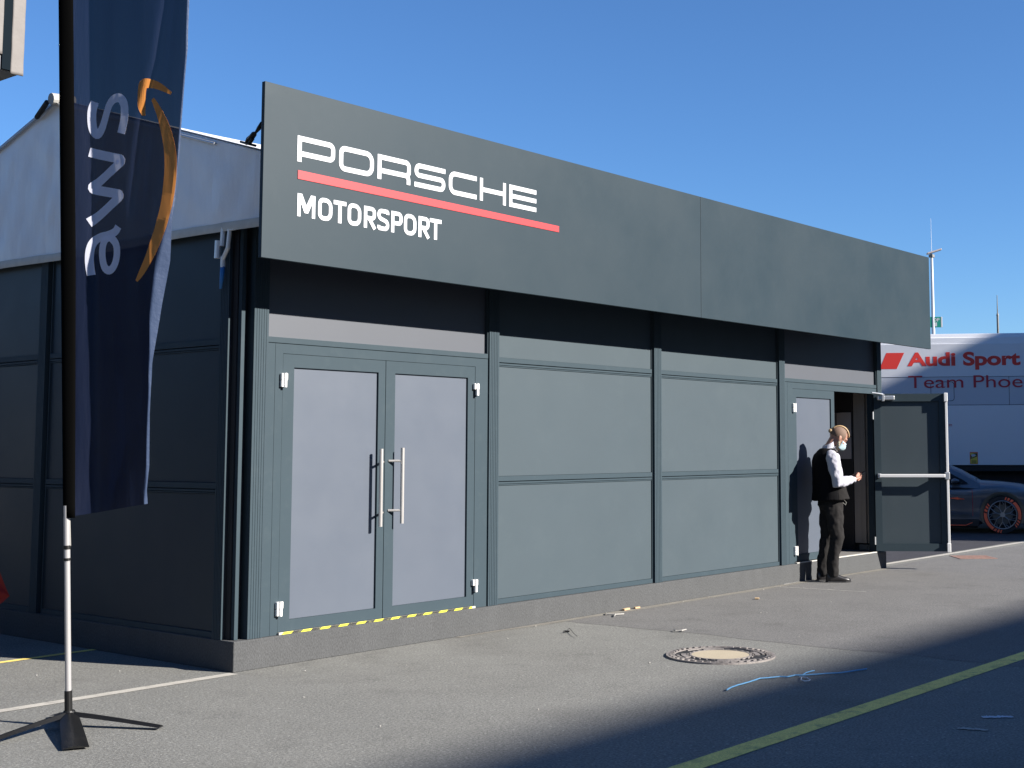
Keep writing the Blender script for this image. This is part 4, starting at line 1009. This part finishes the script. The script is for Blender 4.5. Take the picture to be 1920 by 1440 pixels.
# separate front and back
def halves(me,test):
    b=bmesh.new(); b.from_mesh(me); bmesh.ops.delete(b,geom=[f for f in b.faces if not test(f.calc_center_median())],context='FACES'); return b
def keep(c):   # cut armholes and V neck
    for s in (-1,1):
        if abs(c.y)>.15 and ((c.x+.060)/.100)**2+((c.z-1.435)/.130)**2<1: return False
    if c.x>.0 and c.z>1.30 and abs(c.y)<(c.z-1.30)*.36: return False
    return True
bf=halves(v,lambda c: keep(c) and c.x>-.035); bb=halves(v,lambda c: keep(c) and c.x<=-.035)  # split set forward so the blackened half covers his unlit side
for b_,nm,mm in ((bf,'waistcoat_front',M_vest),(bb,'waistcoat_back',M_vestb)):
    o=obj(nm,b_,mm,PR,smooth=True); s_=o.modifiers.new('s','SOLIDIFY'); s_.thickness=.005; s_.offset=.6
bm=bmesh.new(); tube(bm,[(.035,-.004,1.54),(.058,-.004,1.48),(.07,-.004,1.42),(.082,-.003,1.33),(.09,0,1.25)],[.018,.02,.022,.02,.012],8); obj('tie',bm,M_vestb,PR,smooth=True)
# trousers
bm=bmesh.new()
loft(bm,[((-.035,0,1.06),(.125,0,0),(0,.165,0)),((-.035,0,.98),(.135,0,0),(0,.175,0)),((-.045,0,.90),(.142,0,0),(0,.178,0)),((-.04,0,.84),(.11,0,0),(0,.14,0))],n=28,power=2.2)
for s,kx,ax in ((-1,.0,-.065),(1,-.05,-.115)):
    limb(bm,[(-.04,s*.088,.92,.115,.088),(-.03,s*.092,.80,.108,.090),((kx-.03)*.7,s*.096,.66,.092,.082),(kx,s*.1,.53,.080,.074),(kx-.025,s*.1,.42,.076,.072),(ax+.005,s*.1,.25,.070,.064),(ax+.0,s*.1,.15,.066,.062),(ax+.008,s*.1,.085,.070,.064),(ax+.012,s*.1,.065,.066,.060)],n=24)
tr=remesh(bm,.009,1,disp=.013,dscale=11,seed=8); link('trousers',tr,M_trou,PR,smooth=True)
# shoes
def shoe(x,y,rz):
    bm=bmesh.new(); c,s=math.cos(rz),math.sin(rz)
    def q(a,b,z): return (x+a*c-b*s,y+a*s+b*c,z)
    loft(bm,[(q(-.105,0,.05),(0,.012,0),(0,0,.03)),(q(-.095,0,.055),(-s*.030,c*.030,0),(0,0,.052)),(q(-.05,0,.062),(-s*.037,c*.037,0),(0,0,.060)),(q(0,0,.058),(-s*.038,c*.038,0),(0,0,.056)),(q(.05,0,.045),(-s*.040,c*.040,0),(0,0,.043)),(q(.11,0,.033),(-s*.046,c*.046,0),(0,0,.031)),(q(.155,0,.028),(-s*.040,c*.040,0),(0,0,.026)),(q(.185,0,.024),(-s*.02,c*.02,0),(0,0,.018))],n=20,power=2.4)
    o=obj('shoe',bm,M_shoe,PR,smooth=True)
    b2=bmesh.new(); pts=[q(a,b,0)[:2] for a,b in ((-.11,-.02),(-.09,-.034),(-.03,-.036),(.06,-.044),(.12,-.05),(.165,-.042),(.192,-.015),(.192,.015),(.165,.042),(.12,.05),(.06,.044),(-.03,.036),(-.09,.034),(-.11,.02))]
    prism(b2,pts,.0045,.018); s2=obj('sole',b2,M_carl,o); 
shoe(-.04,-.105,-.12); shoe(-.09,.10,.12)
# hair: shaved sides, swept-over top strip with small knot
bm=bmesh.new(); ell(bm,hp(-.012,0,.034),tuple(HS*q for q in (.1005,.081,.094)),HR,28,20)
for f in [f for f in bm.faces if (lambda p: p.z<-.005+.35*max(0,p.x) or (p.x>.045))(HR.inverted()@(f.calc_center_median()-hc))]: bm.faces.remove(f)
for v_ in [v_ for v_ in bm.verts if not v_.link_faces]: bm.verts.remove(v_)
obj('shaved_hair',bm,M_stub,PR,smooth=True)
bm=bmesh.new(); secs=[]
for i in range(18):
    a=R(18+150*i/17); rx,rz_=.104,.098; r=1.0
    c=hp(-.008+rx*math.cos(a),0,.033+rz_*math.sin(a)); tn=(HR@Vector((math.cos(a),0,math.sin(a)))); w=.046*(1-.35*(i/17)); hgt=.015*(.5+.8*math.sin(math.pi*min(1,(i+1)/14)))
    secs.append((c,tn*hgt,Vector((0,w,0))))
loft(bm,secs,n=14); ell(bm,hp(-.115,0,.02),tuple(HS*q for q in (.024,.022,.024)),HR)
o=obj('hair',bm,M_hair,PR,smooth=True)
bm=bmesh.new()
loft(bm,[(hp(.02,0,-.07),HR@Vector((.05,0,0)),Vector((0,.064,0))),(hp(.045,0,-.115),HR@Vector((.035,0,0)),Vector((0,.045,0))),(hp(.06,0,-.15)+Vector((-.03,0,-.01)),Vector((.022,0,0)),Vector((0,.03,0))),(hp(.05,0,-.19)+Vector((-.05,0,-.01)),Vector((.008,0,0)),Vector((0,.012,0)))],n=16)
for s in (-1,1): limb(bm,[(*hp(.0,s*.071,-.015),.012,.006),(*hp(.012,s*.068,-.05),.02,.010),(*hp(.03,s*.055,-.085),.022,.016)],n=10)
bme=remesh(bm,.006,1,disp=.005,dscale=60); link('beard',bme,M_beard,PR,smooth=True)
bm=bmesh.new(); G=[]
for i in range(13):
    a=R(-72+144*i/12); col=[]
    for j in range(9):
        t=j/8; z=-.100+.092*t; rad=.106+.022*math.sin(math.pi*min(1,t*1.1))*math.cos(a)-.012*(1-t); rad+=.0025*math.cos(t*26)
        col.append(bm.verts.new(hp(.006+rad*math.cos(a)*1.02,.070*math.sin(a),z)))
    G.append(col)
for A,B in zip(G,G[1:]):
    for j in range(8): bm.faces.new((A[j],B[j],B[j+1],A[j+1]))
o=obj('face_mask',bm,M_mask,PR,smooth=True); s_=o.modifiers.new('s','SOLIDIFY'); s_.thickness=.003; s_.offset=1
bm=bmesh.new()
for s in (-1,1):
    for z in (-.095,-.018): tube(bm,[hp(.04,s*.068,z),hp(.012,s*.080,z*.6),hp(-.012,s*.084,-.002-.02*(z<-.05))],.0018,6)
obj('mask_loop',bm,M_litter,o)
bm=bmesh.new(); tube(bm,[(.11,.03,.99),(.15,-.02,.93),(.13,-.05,.90),(.09,-.06,.93),(.07,-.07,.98)],.004,6); tube(bm,[(.115,-.03,1.14),(.135,-.035,1.08)],.005,6); obj('key_cord',bm,M_frame,PR)
# phone in both hands
Mx=Matrix.Translation((8.20,-.31,0))@Matrix.Rotation(math.atan2(fx.y,fx.x),4,'Z')@Matrix.Translation((.345,0,1.262))@Matrix.Rotation(R(-28),4,'Y')
PH=thing('phone','black phone held up in both hands of the man by the doors','phone',Mx.translation)
bm=bmesh.new(); box(bm,-.070,.070,-.036,.036,-.004,.004,bev=.003,mtx=Matrix.Translation(-Mx.translation)@Mx); obj('case',bm,M_phone,PH)
bm=bmesh.new(); box(bm,-.064,.064,-.032,.032,.0043,.0055,mtx=Matrix.Translation(-Mx.translation)@Mx); obj('display',bm,M_carg,PH)

# ================================================================ buildings across the lane (behind the camera, they throw the long shadow)
def block(label,x0,x1,y0,y1,h,n):
    B=thing('office_building',label,'building',((x0+x1)/2,(y0+y1)/2,0)); ox,oy=(x0+x1)/2,(y0+y1)/2
    bm=bmesh.new(); box(bm,x0-ox,x1-ox,y0-oy,y1-oy,0,h-.4); obj('wall',bm,M_wall,B)
    bm=bmesh.new(); box(bm,x0-ox-.15,x1-ox,y0-oy,y1-oy+.15,h-.395,h); obj('roof',bm,M_frame,B)
    for k in range(n):
        z=1.2+k*(h-2)/n; bm=bmesh.new(); x=x0-ox+1
        while x<x1-ox-3: box(bm,x,x+2.2,y1-oy-.1,y1-oy+.03,z,z+1.6); x+=3.1
        obj('window_row',bm,M_win,B)
block('long lower office block across the lane behind the viewer',-70,31.5,-60,-43,22.3,6)
block('taller office block at the far end of the lane behind the viewer',24.5,90,-25,-21,17.25,5)

NB=thing('added_shade_block','added dark marquee shaped blocker out of view, shading the left side wall','marquee',(-9.5,9,0))  # unseen block added to cut skylight on the side wall and gable
bm=bmesh.new(); box(bm,-4.5,4.2,-7,7,0,4.2); obj('wall',bm,M_black,NB)
bm=bmesh.new(); prism(bm,[(-4.7,4.205),(4.4,4.205),(-.15,5.7)],-7.2,7.2,mtx=Matrix(((1,0,0,0),(0,0,1,0),(0,1,0,0),(0,0,0,1)))); obj('roof',bm,M_frame,NB)

BM=thing('far_marquee','long low pale marquee far behind the gabled one','marquee',(2,52,0))
bm=bmesh.new(); box(bm,-30,22,-5,5,0,3.0); obj('wall',bm,M_wall,BM)
bm=bmesh.new(); tprof(bm,[(-5.1,3.002),(0,4.3),(5.1,3.002)],-30.2,22.2); obj('roof',bm,M_pvcr,BM)
